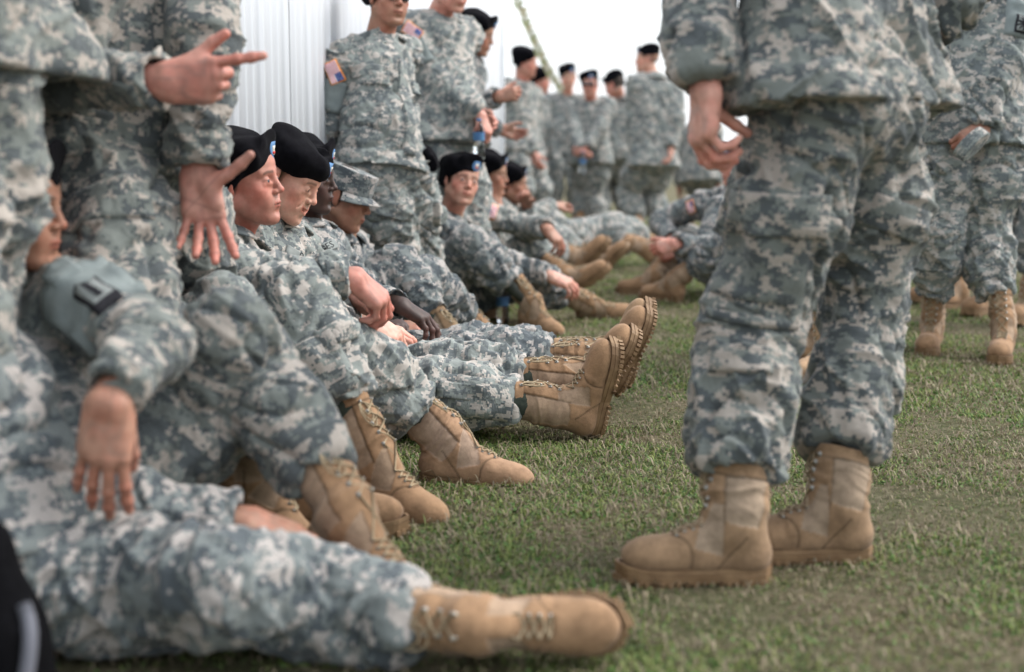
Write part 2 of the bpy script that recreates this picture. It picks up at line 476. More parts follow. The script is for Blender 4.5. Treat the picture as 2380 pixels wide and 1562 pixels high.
# ------------------------------------------------------------------ cloth: folds and pattern coordinates
class Bone:
    """a piece of a garment: segment a-b with its own frame for folds and pattern"""
    def __init__(s, a, b, r, hint, off=0., amp=.012, style=0, seed=0):
        s.a, s.b, s.r = np.asarray(a, float), np.asarray(b, float), r
        s.L = np.linalg.norm(s.b - s.a)
        z = nrm(s.b - s.a); x = nrm(np.cross(hint, z)); s.M = np.stack([x, np.cross(z, x), z], 1)
        s.off, s.amp, s.style, s.seed = off, amp, style, seed
    def local(s, p): return (p - s.a) @ s.M
    def dist(s, p):
        q = s.local(p); t = np.clip(q[:, 2], 0, s.L)
        return np.sqrt(q[:, 0] ** 2 + q[:, 1] ** 2 + (q[:, 2] - t) ** 2) - s.r
    def fold(s, p):
        q = s.local(p); x, y, z = q.T
        sd = s.seed * 3.7 + 11.3
        w1 = vnoise(x * 7 + sd, y * 7, z * 7) * .035
        w2 = vnoise(x * 7, y * 7 + sd, z * 7 + 4) * .035
        tz = np.clip(z, 0, s.L)
        jw = np.clip(np.exp(-tz / .09) + np.exp(-(s.L - tz) / .09), 0, 1)
        ring = vnoise((x + w1) * 7 + sd, (y + w2) * 7, (z + .5 * x + w1) * 27)
        dia = vnoise((x + w2) * 13, (y + w1) * 13 + sd, (z * .8 + .9 * y - .5 * x + w2) * 15)
        lon = vnoise((x + w1) * 24 + sd, (y + w2) * 24, (z + w1) * 5)
        low = vnoise(x * 5 + 9, y * 5 + sd, z * 5)
        rd = lambda a, e=1.6: (1 - np.abs(a)) ** (e * 2.2) - .35
        if s.style == 1:   d = jw * .5 * rd(ring) + .9 * rd(lon, 1.2) + .3 * rd(dia)
        elif s.style == 3:
            big = vnoise((x + 2 * w1) * 5 + sd, (y + 2 * w2) * 5, (z + 1.3 * x - .9 * y + 2 * w1) * 9 + sd)
            d = (1.15 * rd(big, 2.4) + .35 * rd(dia) + .25 * rd(lon)) * np.clip(z / .16, .25, 1) ; low = low * np.clip(z / .2, .3, 1)
        elif s.style == 2: d = .5 * rd(ring) + .25 * rd(dia)
        else:
            big = vnoise((x + 2 * w1) * 6 + sd, (y + 2 * w2) * 6, (z + 1.1 * x - .7 * y + 2 * w1) * 11 + sd)
            d = jw * .9 * rd(ring) + (1 - .5 * jw) * (.75 * rd(dia) + .35 * rd(lon) + .9 * rd(big, 2.2))
        fine = vnoise((x + w2) * 34, (y + w1) * 34 + sd, (z + .6 * y + w2) * 40)
        if s.style != 2:
            cr = vnoise((x + 1.6 * w2) * 8 + 5.1, (y + 1.6 * w1) * 8 + sd, (z + .8 * x + .6 * y + 1.5 * w1) * 13)
            d = d - 1.15 * (1 - np.abs(cr)) ** 7 * (vnoise(x * 6 + 2, y * 6, z * 6 + sd) > -.15)
        return s.amp * (d + .9 * low + .22 * (1 - np.abs(fine)) * (s.style != 2))
def cloth(name, fld, h, bones, mat, parent, extra=None):
    fl = fld if isinstance(fld, list) else [fld]
    P = [o for f in fl for o in f.ops if o[0] == '+']
    lo = np.min([o[4] for o in P], 0) - 4 * h; hi = np.max([o[5] for o in P], 0) + 4 * h
    G = None
    for f in fl:
        g = f.grid(h, lo, hi)[0]
        if G is None: G = g
        else:
            k = .02; t = np.maximum(k - np.abs(G - g), 0) / k
            G = np.minimum(G, g) - t * t * k * .25
    v, q = nets(G, lo, h)
    D = np.stack([b.dist(v) for b in bones], 1)
    mn = D.min(1, keepdims=True)
    w = np.exp(-(D - mn) / .018)
    w[w < .04] = 0
    disp = np.zeros(len(v))
    for i, b in enumerate(bones):
        m = w[:, i] > 0
        if m.any(): disp[m] += w[m, i] * b.fold(v[m])
    disp /= w.sum(1)
    n = vnormals(v, q)
    if extra is not None: disp = extra(v, n, disp)
    v2 = v + n * disp[:, None]
    # light smoothing, then pattern coordinates per face corner from the nearest bone of the face
    fb = D.argmin(1)[q[:, 0]]
    cl = np.zeros((len(q), 4, 3))
    for i, b in enumerate(bones):
        m = fb == i
        if m.any():
            c = b.local(v[q[m].ravel()]); c[:, 2] += b.off
            cl[m] = (c + V(b.seed * 1.37, b.seed * .61, b.seed * .93)).reshape(-1, 4, 3)
    o = mk(name, v2, q, mat, parent, cl=cl.reshape(-1, 3))
    return o, v2, q
def bvh_of(v, q):
    return BVHTree.FromPolygons([tuple(p) for p in v], q.tolist())
def decal(name, bvh, c, n, up, w, h, mat, parent, off=.004, thick=.004, nx=8, ny=8, reach=.25, shape=None, seed=0, smooth=True):
    """a flat piece (patch, flap, tape) laid on a garment: grid cast on to the surface along -n"""
    n = nrm(n); x = nrm(np.cross(up, n)); y = np.cross(n, x)
    P, UVs, last = [], [], None
    for j in range(ny + 1):
        for i in range(nx + 1):
            u, v_ = i / nx, j / ny
            a, b = (u - .5) * w, (v_ - .5) * h
            if shape is not None: a, b = shape(u - .5, v_ - .5, w, h)
            o = c + x * a + y * b + n * reach
            hit = bvh.ray_cast(Vector(o), Vector(-n), reach * 2)
            if hit[0] is not None and (last is None or abs((V(*hit[0]) - last) @ n) < .06):
                dz = V(*hit[0]); last = dz
            else: dz = (o - n * (((o - last) @ n) if last is not None else reach))
            P.append(dz + n * off); UVs.append((u, v_))
    P = np.array(P)
    G = P.reshape(ny + 1, nx + 1, 3)
    for _ in range(2):                      # relax the sheet so it bridges small folds
        z = (G - c) @ n
        zz = z.copy(); zz[1:-1, 1:-1] = .5 * z[1:-1, 1:-1] + .125 * (z[2:, 1:-1] + z[:-2, 1:-1] + z[1:-1, 2:] + z[1:-1, :-2])
        G = G + (np.maximum(zz, z) - z)[..., None] * n
    P = G.reshape(-1, 3)
    m = len(P)
    B = P - n * (off + thick)
    vv = np.concatenate([P, B]); Q = []
    id_ = lambda i, j: j * (nx + 1) + i
    for j in range(ny):
        for i in range(nx): Q.append((id_(i, j), id_(i + 1, j), id_(i + 1, j + 1), id_(i, j + 1)))
    rim = [id_(i, 0) for i in range(nx + 1)] + [id_(nx, j) for j in range(1, ny + 1)] + [id_(i, ny) for i in range(nx - 1, -1, -1)] + [id_(0, j) for j in range(ny - 1, 0, -1)]
    for a, b in zip(rim, rim[1:] + rim[:1]): Q.append((a, a + m, b + m, b))
    lc = np.stack([(P - c) @ x, (P - c) @ n, (P - c) @ y], 1) + seed
    return mk(name, vv, np.array(Q), mat, parent, smooth=smooth, cl=np.concatenate([lc, lc]), uv=UVs + UVs)
def letters(text, c, x, y, n, size, mat, parent, name='lettering'):
    cu = bpy.data.curves.new(name, 'FONT'); cu.body = text; cu.size = size; cu.align_x = 'CENTER'; cu.align_y = 'CENTER'; cu.extrude = .0006
    o = bpy.data.objects.new(name, cu); COL.objects.link(o)
    cu.resolution_u = 2; cu.materials.append(mat)
    bpy.context.view_layer.update()
    me = bpy.data.meshes.new_from_object(o.evaluated_get(bpy.context.evaluated_depsgraph_get()))
    bpy.data.objects.remove(o); me.name = name
    if not me.materials: me.materials.append(mat)
    o = bpy.data.objects.new(name, me); COL.objects.link(o)
    M = Matrix((( x[0], y[0], n[0], c[0]), (x[1], y[1], n[1], c[1]), (x[2], y[2], n[2], c[2]), (0, 0, 0, 1)))
    o.parent = parent
    if parent.type == 'EMPTY': M = Matrix.Translation(-parent.location) @ M
    o.matrix_local = M
    return o

# ------------------------------------------------------------------ hands
FIST = ((70, 85, 50),) * 4
RELAX = ((25, 30, 20), (30, 35, 22), (35, 38, 25), (38, 40, 25))
FLAT = ((6, 8, 5), (6, 8, 5), (8, 10, 6), (8, 12, 6))
GRIP = ((45, 60, 35), (50, 65, 35), (55, 65, 38), (58, 65, 38))
def hand_mesh(M, o, side, curl, spread, thumb, h, sc=1.0, wrist=None):
    """M columns: x toward the thumb, y fingers, z back of the hand; built in local coordinates"""
    x = V(1, 0, 0); y = V(0, 1, 0); z = V(0, 0, 1)
    base = [V(.031, .088, .002), V(.011, .094, .005), V(-.010, .090, .004), V(-.029, .079, -.001)]
    Ls = [(.043, .026, .021), (.047, .030, .022), (.043, .028, .021), (.034, .021, .019)]
    rs = [.0098, .0100, .0094, .0083]
    F0 = Field()
    for i in range(4):
        F0.cone(V(.020 - .014 * i, .004, 0), base[i] + V(0, -.006, -.001), .0165, .0135, .018)
    F0.cone(V(.016, .022, -.010), V(.028, .060, -.010), .017, .012, .015)     # thumb base pad
    F0.cone(V(-.020, .018, -.008), V(-.026, .062, -.008), .014, .011, .015)
    if wrist is not None:
        F0.cone(V(0.007, .0, 0), wrist + V(.007, 0, 0), .0215, .026, .02); F0.cone(V(-.009, .0, 0), wrist + V(-.009, 0, 0), .0205, .026, .02)
    lo = V(-.075, -.095 if wrist is not None else -.03, -.11); hi = V(.155, .215, .085)
    if wrist is not None: lo = np.minimum(lo, wrist - .04); hi = np.maximum(hi, wrist + .04)
    palm, lo, h = F0.grid(h, lo, hi)
    out = palm.copy()
    tips = []
    for i in range(4):
        a = base[i]; ang = 0
        sp = R_(spread[i] if isinstance(spread, (tuple, list)) else spread * (1.5 - i) / 1.5)
        f = Field()
        for s_ in range(3):
            ang += R_(curl[i][s_])
            d = V(math.sin(sp) * math.cos(ang), math.cos(sp) * math.cos(ang), -math.sin(ang))
            b = a + d * Ls[i][s_]
            f.cone(a, b, rs[i] * (1.06 - .07 * s_), rs[i] * (.98 - .08 * s_), .004)
            if s_ < 2: f.ell(b + V(0, 0, .0012), V(1, 1, 1) * rs[i] * 1.04, .004)
            a = b
        tips.append((a, d, ang))
        g = f.grid(h, lo, hi)[0]
        k = .007
        q = np.maximum(k - np.abs(palm - g), 0) / k
        out = np.minimum(out, np.minimum(palm, g) - q * q * k * .25)
    az, el, b1, b2 = [R_(t) for t in thumb]          # azimuth away from the fingers, drop below the palm, two bends
    a = V(.022, .022, -.010)
    d = V(math.sin(az) * math.cos(el), math.cos(az) * math.cos(el), -math.sin(el))
    f = Field(); b = a + d * .042
    f.cone(a, b, .0165, .0125, .005)
    ax_ = nrm(np.cross(V(0, 0, 1), d)); 
    for L, r1, r2, be in ((.034, .0118, .0112, b1), (.027, .0112, .0092, b2)):
        d = nrm(d * math.cos(be) + np.cross(V(0, 0, 1), d) * math.sin(be))
        a, b = b, b + d * L
        f.cone(a, b, r1, r2, .004)
    tips.append((b, d, 0))
    g = f.grid(h, lo, hi)[0]
    k = .016
    q = np.maximum(k - np.abs(palm - g), 0) / k
    out = np.minimum(out, np.minimum(palm, g) - q * q * k * .25)
    v, q = nets(out, lo, h)
    if side < 0: pass
    loc = v.copy()
    v = v * sc
    vw = o + v @ M.T
    if np.linalg.det(M) < 0: q = q[:, ::-1]
    return vw, q, loc, tips

# ------------------------------------------------------------------ head
TONES = {'fair': (.50, .28, .205), 'pink': (.50, .255, .19), 'ruddy': (.42, .195, .145), 'tan': (.33, .175, .115), 'olive': (.36, .195, .125), 'brown': (.22, .11, .07), 'dark': (.048, .026, .02), 'light': (.55, .32, .235)}
def head_mesh(Mh, c, neck, h, tone, smile=0, female=0, stubble=.0, hairc=(.04, .028, .02), jaw=1.0, nose=1.0, open_eye=1, buzz=1):
    """local: x right, y forward, z up. returns world verts"""
    f = Field()
    f.ell((0, -.022, .045), (.074, .096, .076), .02)
    f.ell((0, .046, .048), (.060, .045, .050), .03)
    f.ell((0, .038, -.022), (.060, .052, .066), .03)
    for s in (-1, 1):
        f.cone((s * .054 * jaw, -.004, -.046), (s * .020, .070, -.092), .022, .0175, .03)
        f.ell((s * .044, .058, -.018 + .006 * smile), (.020, .020, .018), .022)
        f.ell((s * .030, .070, -.045), (.018, .018, .022), .02)
        f.cone((s * .010, .0845, .029), (s * .046, .070, .0285), .0088, .0078, .012)
    f.ell((0, .040, -.068), (.042, .042, .032), .03)
    f.ell((0, .0805, -.095), (.019, .0145, .0150), .014)
    nl = neck                                                       # neck base in local coordinates
    f.cone((0, -.022, -.045), nl + V(0, 0, .0), .056 - .008 * female, .060 - .008 * female, .025)
    f.cone((0, .020, -.062), nl + V(0, .028, .01), .038, .042, .02)
    for s in (-1, 1): f.cone((s * .05, -.012, -.05), nl + V(s * .018, .045, 0), .014, .012, .018)
    # eye hollows, balls and lids
    for s in (-1, 1):
        f.ell((s * .032, .096, .008), (.017, .014, .0105), .012, '-')
        f.ell((s * .0315, .0755, .007), (.0142, .0142, .0136), .004)
        f.cone((s * .018, .086, -.001 - .003 * smile), (s * .044, .079, -.002), .0035, .003, .008)
        if open_eye: f.ell((s * .0325, .0925, .0062), (.0102, .006, .0021), .002, '-')
    # nose
    f.cone((0, .0835, .024), (0, .1045 + .004 * (nose - 1), -.018), .0078, .0092 * nose, .010)
    f.ell((0, .1045, -.0195), (.0108 * nose, .0105, .0088), .006)
    for s in (-1, 1):
        f.ell((s * .0118 * nose, .0955, -.0235), (.0080, .0100, .0072), .005)
        f.ell((s * .0062, .0985, -.0305), (.0034, .0048, .003), .002, '-')
    # mouth
    f.ell((0, .0755, -.054), (.028, .022, .022), .014)
    wi = .021 + .008 * smile; up = .008 * smile
    lipz = -.052
    f.cone((-wi, .086 - .008 * smile, lipz - .003 + up), (-.006, .0975, lipz), .0035, .0048, .005); f.cone((wi, .086 - .008 * smile, lipz - .003 + up), (.006, .0975, lipz), .0035, .0048, .005)
    f.cone((-.006, .0975, lipz), (.006, .0975, lipz), .0048, .0048, .004)
    lz = lipz - .0095 - .0065 * smile
    f.cone((-wi + .004, .085 - .006 * smile, lz + .004 + up), (0, .095, lz), .0035, .0056, .005); f.cone((wi - .004, .085 - .006 * smile, lz + .004 + up), (0, .095, lz), .0035, .0056, .005)
    ml = .0012 + .0046 * smile
    f.cone((-wi - .001, .088 - .008 * smile, lipz - .004 + up), (0, .104, lipz - .0045), ml * .7, ml + .0006, .002, '-'); f.cone((wi + .001, .088 - .008 * smile, lipz - .004 + up), (0, .104, lipz - .0045), ml * .7, ml + .0006, .002, '-')
    f.ell((0, .0985, -.078 - .004 * smile), (.016, .008, .007), .01, '-')
    if smile:
        for s in (-1, 1): f.cone((s * .022, .094, -.024), (s * .040, .083, -.052), .0012, .0018, .006, '-')
    # ears
    for s in (-1, 1):
        m = np.stack([nrm(V(1, -.35 * s, 0)), nrm(V(.35 * s, 1, 0)), V(0, 0, 1)], 1)
        f.ell((s * .0765, -.010, .004), (.0075, .0175, .030), .005, rot=m)
        f.ell((s * .074, -.004, -.018), (.007, .010, .013), .006, rot=m)
        f.ell((s * .086, -.008, .008), (.0052, .0105, .019), .003, '-', rot=m)
    v, q = f.mesh(h)
    x, y, z = v.T; ax = np.abs(x)
    base = np.array(TONES[tone]) * V(.98, 1.05, 1.09); col = np.tile(base, (len(v), 1))
    def tint(w, c): 
        w = np.clip(w, 0, 1)[:, None]; col[:] = col * (1 - w) + np.array(c) * w
    red = base * V(1.12, .72, .70)
    g = lambda cx, cy, cz, r: np.exp(-((ax - cx) ** 2 + (y - cy) ** 2 + (z - cz) ** 2) / r ** 2)
    tint(g(.045, .062, -.022, .030) * .9, red); tint(g(0, .115, -.022, .014) * .75, red); tint(g(.078, -.01, .0, .03) * .8, red); tint(g(.02, .02, -.13, .05) * .6, red)
    if stubble:
        w = np.exp(-np.maximum(0, np.abs(z + .075) - .025) ** 2 / .015 ** 2) * (y > .0) * np.clip((-.035 - z + (ax - .03) * .6) / .01, 0, 1)
        tint(w * stubble * .45, base * .45)
    lip = np.exp(-((np.abs(z - (lipz - .004 + up * (ax / wi) ** 2)) / (.0085 + .003 * smile)) ** 4)) * (ax < wi + .001) * (y > .084 - .012 * smile)
    tint(lip * .75, base * V(.95, .52, .50))
    seam = np.exp(-(np.abs(z - (lipz - .0045 + up * (ax / wi) ** 2)) / .0022) ** 2) * (ax < wi + .002) * (y > .08)
    if not smile: tint(seam * .8, base * .25)
    # brows, lashes, hairline
    bz = .0305 - (np.maximum(ax - .034, 0) * .35)
    br = np.exp(-(np.abs(z - bz) / .0042) ** 4) * np.clip((ax - .009) / .004, 0, 1) * np.clip((.050 - ax) / .004, 0, 1) * (y > .055)
    tint(br * (.72 if not female else .8), np.array(hairc) * 1.0)
    ls = np.exp(-(np.abs(z - (.0098 if open_eye else .003)) / .0017) ** 2) * np.exp(-((ax - .0315) / .0125) ** 6) * (y > .075)
    tint(ls * .85, base * .12)
    tint(np.exp(-((ax - .032) / .016) ** 4) * np.exp(-((z - .0165) / .004) ** 2) * (y > .07) * .35, base * .5)
    hl = (y < .012 + .25 * (z - .0)) & (z > -.055 + .3 * np.maximum(y + .02, 0)) & ((ax > .045) | (y < -.03) | (z > .07)) & ~((ax > .0745) & (y > -.032) & (z < .04))
    hw = hl * (np.clip((.02 + .25 * z - y) / .02, 0, 1)) * np.clip((z + .06) / .03, 0, 1)
    if buzz: tint(hw * buzz, np.array(hairc) * 1.2)
    vw = c + v @ Mh.T
    return vw, q, col
def beret_mesh(h, low=True):
    """local head coordinates (x right, z up): band + crown pulled down over the right ear"""
    f = Field()
    m = lambda rx, ry, rz: np.array(Matrix.Rotation(R_(rz), 3, 'Z') @ Matrix.Rotation(R_(ry), 3, 'Y') @ Matrix.Rotation(R_(rx), 3, 'X'))
    f.ell((0, -.014, .060), (.082, .105, .058), .01)                                   # grips the skull
    f.plane((0, .088, .050), (0, .3, -1), .006)
    f.ell((.014, -.030, .102), (.096, .098, .047), .03, rot=m(-5, 17, 0))             # crown
    f.ell((.066, -.012, .070), (.026, .092, .050), .04, rot=m(3, 26, -5))              # fold to the right
    if low: f.ell((.078, -.042, .020), (.012, .058, .052), .03, rot=m(30, 6, 4))
    f.ell((-.004, .080, .104), (.062, .0085, .040), .012, rot=m(-8, 6, 0))           # stiffened front
    f.cone((.040, .070, .108), (.080, .030, .085), .010, .014, .03)
    f.ell((0, -.016, .026), (.0715, .0935, .058), .004, '-')
    return f.mesh(h)
def cap_mesh(h):
    f = Field()
    f.cyl((0, -.004, .030), (0, .03, 1), .085, .103, .012, '+')
    f.plane((0, .10, .115), (0, .10, 1), .006)
    f.ell((0, -.014, .025), (.074, .096, .06), .004, '-')
    a = Field()
    v1, q1 = f.mesh(h); v1 = v1 * V(.87, 1, 1)
    P, Q = [], []
    n = 14
    for j in range(5):
        for i in range(n + 1):
            t = (i / n - .5) * R_(150)
            r = .092 + .062 * (j / 4) * max(0., math.cos(t * 1.02)) ** .7
            P.append((math.sin(t) * r * .92, -.012 + math.cos(t) * r, .040 - .022 * (j / 4) - .020 * math.sin(t) ** 2 * (j / 4)))
    for j in range(4):
        for i in range(n): Q.append((j * (n + 1) + i, j * (n + 1) + i + 1, (j + 1) * (n + 1) + i + 1, (j + 1) * (n + 1) + i))
    P = np.array(P); m_ = len(P); P2 = P - V(0, 0, .004)
    Q2 = [tuple(a + m_ for a in q[::-1]) for q in Q]
    rim = [4 * (n + 1) + i for i in range(n + 1)]
    S = [(a, b, b + m_, a + m_) for a, b in zip(rim, rim[1:])]
    return v1, q1, np.concatenate([P, P2]), np.array(Q + Q2 + S)

# ------------------------------------------------------------------ boots
def foot_outline(n=56, grow=0.):
    pts = []
    def hw(y):     # half width along the length
        t = np.interp(y, [-.08, -.065, -.03, .04, .10, .14, .18, .21, .228], [.0, .027, .036, .034, .044, .049, .046, .034, .0])
        return t
    ys = -.08 + .308 * (1 - np.cos(np.linspace(0, math.pi, n // 2 + 1))) / 2
    R = [(hw(y) * (1.04 if y > .05 else 1) + .004 * math.sin(min(max(y, 0), .2) * 12) - .002, y) for y in ys]
    L = [(-hw(y), y) for y in ys[::-1][1:-1]]
    P = np.array(R + L)
    c = np.array([0, .07]); d = P - c; l = np.linalg.norm(d, axis=1, keepdims=True)
    return P + d / l * grow
SUEDE = V(.31, .195, .115); NYLON = V(.42, .305, .215)
def boot(parent, A, toe, up, knee, det, suede=1.0, sock=False, tan=(1, 1, 1), shaft_len=.17, lace_col=None, hem_h=.16):
    """A ankle joint (world); toe direction; up = top-of-foot direction; knee gives the shaft direction"""
    h = {3: .0036, 2: .0055, 1: .009, 0: .013}[det] / QUALITY
    M = frame(toe, up)
    sd_ = nrm((np.asarray(knee) - A)) @ M
    if sd_[0] ** 2 > .05: sd_ = nrm(sd_ * V(.55, 1, 1))
    top = sd_ * shaft_len
    f = Field()
    f.cone((0, -.030, -.050), (0, -.020, .01), .037, .039, .03)
    f.cone((0, .0, -.012), (0, .085, -.050), .042, .036, .03)
    f.cone((0, .085, -.048), (.002, .150, -.064), .036, .031, .03)
    f.ell((.003, .146, -.060), (.046, .072, .036), .02)
    f.cone((0, -.035, -.066), (.0, .06, -.066), .036, .036, .02)
    f.cone((0, .06, -.068), (.003, .168, -.072), .036, .038, .02)
    f.ell((0, -.035, -.060), (.036, .040, .03), .02)
    f.cone((0, -.034, -.045), (0, -.020, .03), .040, .038, .02)
    f.cone((0, -.008, 0), top * .5 + V(0, -.006, 0), .039, .043, .035)
    f.cone(top * .5 + V(0, -.006, 0), top + V(0, 0, 0) + sd_ * .06, .043, .052, .03)
    tongue = nrm(V(0, sd_[2], -sd_[1]))
    f.cone(V(0, .03, .0), top + tongue * .028, .026, .030, .03)
    f.plane((0, 0, -.0815), (0, 0, -1), .003)
    f.cyl(top, sd_, .2, .12, .004)
    if det >= 2: f.cyl(top - sd_ * .03, sd_, .2, .043, .003)
    v, q = f.mesh(h)
    # wrinkles of the shaft and the vamp
    n = vnormals(v, q)
    s = v @ sd_; x, y, z = v.T
    sh = np.clip((s - .005) / .03, 0, 1) * np.clip((.125 - s) / .03, 0, 1)
    seed = abs(A[0] * 31 + A[1] * 17)
    wv = vnoise(x * 14 + seed, y * 14, z * 14) * .022
    ring = (1 - np.abs(vnoise(x * 8 + seed, y * 8, (s + .25 * y + wv) * 36)))
    d = sh * ((ring - .6) * .015 + (1 - np.abs(vnoise(x * 9, y * 9 + seed, (s - .35 * y + wv) * 70))) * .006 - .003)
    vamp = np.exp(-((y - .095) / .018) ** 2) * (z > -.05)
    d += vamp * (vnoise(x * 10 + seed, (y + wv) * 60, z * 5)) * .003
    fy = y - tongue[1] * 0
    fr = (v @ tongue) 
    placket = (s > .02) & (np.abs(x) < .020 + .004) & (fr > .02)
    nyl = (s > .002 + .3 * np.maximum(y, 0)) & (s < shaft_len - .026) & ~((fr > .022 + .1 * s) | (fr < -.046)) | ((y > .02) & (y < .085 - .3 * (z + .06)) & (np.abs(x) > .018) & (z > -.052 + .3 * (y - .02)) & (s < .04))
    throat = (y > .03) & (y < .105) & (np.abs(x) < .018) & (z > -.05)
    edge_ = np.abs(fr - (.022 + .1 * s)); placket_line = np.exp(-(edge_ / .0022) ** 2) * (s > .0) * (s < shaft_len - .026) * (det > 1)
    toe_line = np.exp(-((y - .118 + 1.1 * np.maximum(0, np.abs(x) - .012)) / .0024) ** 2) * (z > -.075) * (det > 1)
    counter = np.exp(-((y + .0 + .8 * (z + .04)) / .0024) ** 2) * (z < -.01) * (det > 1)
    top_line = np.exp(-((s - (shaft_len - .028)) / .0022) ** 2)
    d -= (toe_line + counter + top_line * .7 + placket_line) * .0018
    d += np.where(nyl, -.0012, .0012) * (det > 1)
    v = v + n * d[:, None]
    tn = np.array(tan)
    col = np.tile(SUEDE * suede * tn, (len(v), 1))
    col[nyl] = NYLON * tn * .82
    dk = np.clip(toe_line + counter + top_line + .8 * placket_line, 0, 1)[:, None]
    col = col * (1 - .6 * dk)
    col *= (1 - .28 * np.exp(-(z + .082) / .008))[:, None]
    vw = A + v @ M.T
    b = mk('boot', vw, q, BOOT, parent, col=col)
    # sole
    O = foot_outline(56 if det >= 1 else 28)
    rings = [(-.0795, -.003), (-.080, .0035), (-.0885, .004), (-.0895, .0015), (-.0915, .0015), (-.0925, .0035), (-.110, .001)]
    if det == 0: rings = [(-.0795, .0), (-.081, .003), (-.104, .002)]
    P, Q = [], []
    n_ = len(O); c = np.array([0, .07])
    for z_, g in rings:
        d_ = O - c; l = np.linalg.norm(d_, axis=1, keepdims=True); o2 = O + d_ / l * g
        rise = np.maximum(0, o2[:, 1] - .13) ** 2 * 1.0
        P += [(a[0], a[1], z_ + r) for a, r in zip(o2, rise)]
    for k in range(len(rings) - 1):
        for i in range(n_):
            j = (i + 1) % n_
            Q.append((k * n_ + i, (k + 1) * n_ + i, (k + 1) * n_ + j, k * n_ + j))
    polys = [tuple(int(a) for a in q_) for q_ in Q] + [tuple(range((len(rings) - 1) * n_, len(rings) * n_))[::-1]]
    P = np.array(P)
    if det >= 1:
        k = 0
        per = np.cumsum(np.linalg.norm(np.roll(O, -1, 0) - O, axis=1)); step = .0135 if det >= 2 else .02
        for t in np.arange(0, per[-1], step):
            i = int(np.searchsorted(per, t)); a = O[i % n_]; nb = O[(i + 1) % n_]
            tg = nrm([*(nb - a), 0]); nn = V(tg[1], -tg[0], 0)
            if np.dot(nn[:2], a - c) < 0: nn = -nn
            if .03 < a[1] < .065: continue
            w_ = step * .33; Mx = np.stack([tg, nn, np.cross(tg, nn)], 1)
            rise = max(0, a[1] - .13) ** 2
            bv, bq = box(V(a[0], a[1], -.111 + rise) - nn * .006, Mx, V(w_, .012, .0062))
            nP = len(P); P = np.concatenate([P, bv]); polys += [tuple(int(x_) + nP for x_ in f_) for f_ in bq]
        for yy in (-.055, -.035, -.015, .075, .095, .115, .135, .155, .175, .192):
            for s_ in (-1, 1):
                Mx = np.array(Matrix.Rotation(R_(28 * s_), 3, 'Z')).astype(float)
                bv, bq = box(V(s_ * .013, yy, -.1105 + max(0, yy - .13) ** 2), Mx, V(.011, .0045, .005))
                nP = len(P); P = np.concatenate([P, bv]); polys += [tuple(int(x_) + nP for x_ in f_) for f_ in bq]
    sole = mk('sole', A + P @ M.T, polys, SOLE, b, smooth=False)
    if det >= 1:
        bv = bvh_of(v, q)
        rows = []
        for t in np.linspace(0, 1, 9):
            if t < .45:
                u = t / .45; base = V(0, .108 - .062 * u, -.02 + .015 * u); nn = nrm(V(0, .45, 1))
            else:
                u = (t - .45) / .55; base = V(0, .02, .0) + sd_ * (.03 + (shaft_len - .045) * u); nn = tongue
            w = .0165 + .004 * t
            row = []
            for s_ in (-1, 1):
                o_ = base + V(s_ * w, 0, 0) + nn * .13
                hit = bv.ray_cast(Vector(o_), Vector(-nn), .26)
                row.append((V(*hit[0]), V(*hit[1])) if hit[0] is not None else (base + V(s_ * w, 0, 0) + nn * .04, nn))
            rows.append(row)
        tubes, eye = [], []
        for i, r_ in enumerate(rows):
            for s_ in (0, 1):
                p, n1 = r_[s_]
                Mx = frame(sd_ if i > 3 else V(0, 1, -.3), n1)
                sz = V(.0034, .0055, .0010) if i > 3 else V(.0030, .0030, .0010)
                eye.append(box(p + n1 * .0015, Mx, sz))
                if i > 3: eye.append(box(p + n1 * .005 , Mx, V(.0018, .0018, .0022)))
            if i:
                for s_ in (0, 1):
                    p0, n0 = rows[i - 1][s_]; p1, n1 = r_[1 - s_]
                    mid = (p0 + p1) / 2 + (n0 + n1) * .004
                    tubes.append(tube([p0 + n0 * .004, mid, p1 + n1 * .004], .0023, 5))
            else:
                (p0, n0), (p1, n1) = r_
                tubes.append(tube([p0 + n0 * .003, (p0 + p1) / 2 + n0 * .006, p1 + n1 * .003], .0023, 5))
        if det >= 2:     # bow loops at the top
            p, n1 = rows[-1][1]
            for k_ in range(3):
                lp = [p + n1 * .004 + V(math.sin(t) * (.012 + .006 * k_), 0, 0) + n1 * (.008 * math.sin(t * .5)) - sd_ * (.018 + .008 * k_) * (1 - math.cos(t)) for t in np.linspace(0, 5.5, 9)]
                tubes.append(tube(lp, .0018, 5))
        tv, tq = join(tubes)
        mk('lace', A + tv @ M.T, tq, LACE, b)
        ev, eq = join(eye)
        tag(mk('lace_hooks', A + ev @ M.T, eq, METAL, b, smooth=False), kind='stuff')
    if sock:
        f = Field(); t0 = top - sd_ * .02
        f.cone(t0, t0 + sd_ * .09, .050, .054)
        v3, q3 = f.mesh(.008)
        an = np.arctan2(v3[:, 0], v3[:, 1]); n3 = vnormals(v3, q3)
        v3 = v3 + n3 * (np.sin(an * 34) * .001)[:, None]
        mk('sock', A + v3 @ M.T, q3, SOCK, parent)
    return b
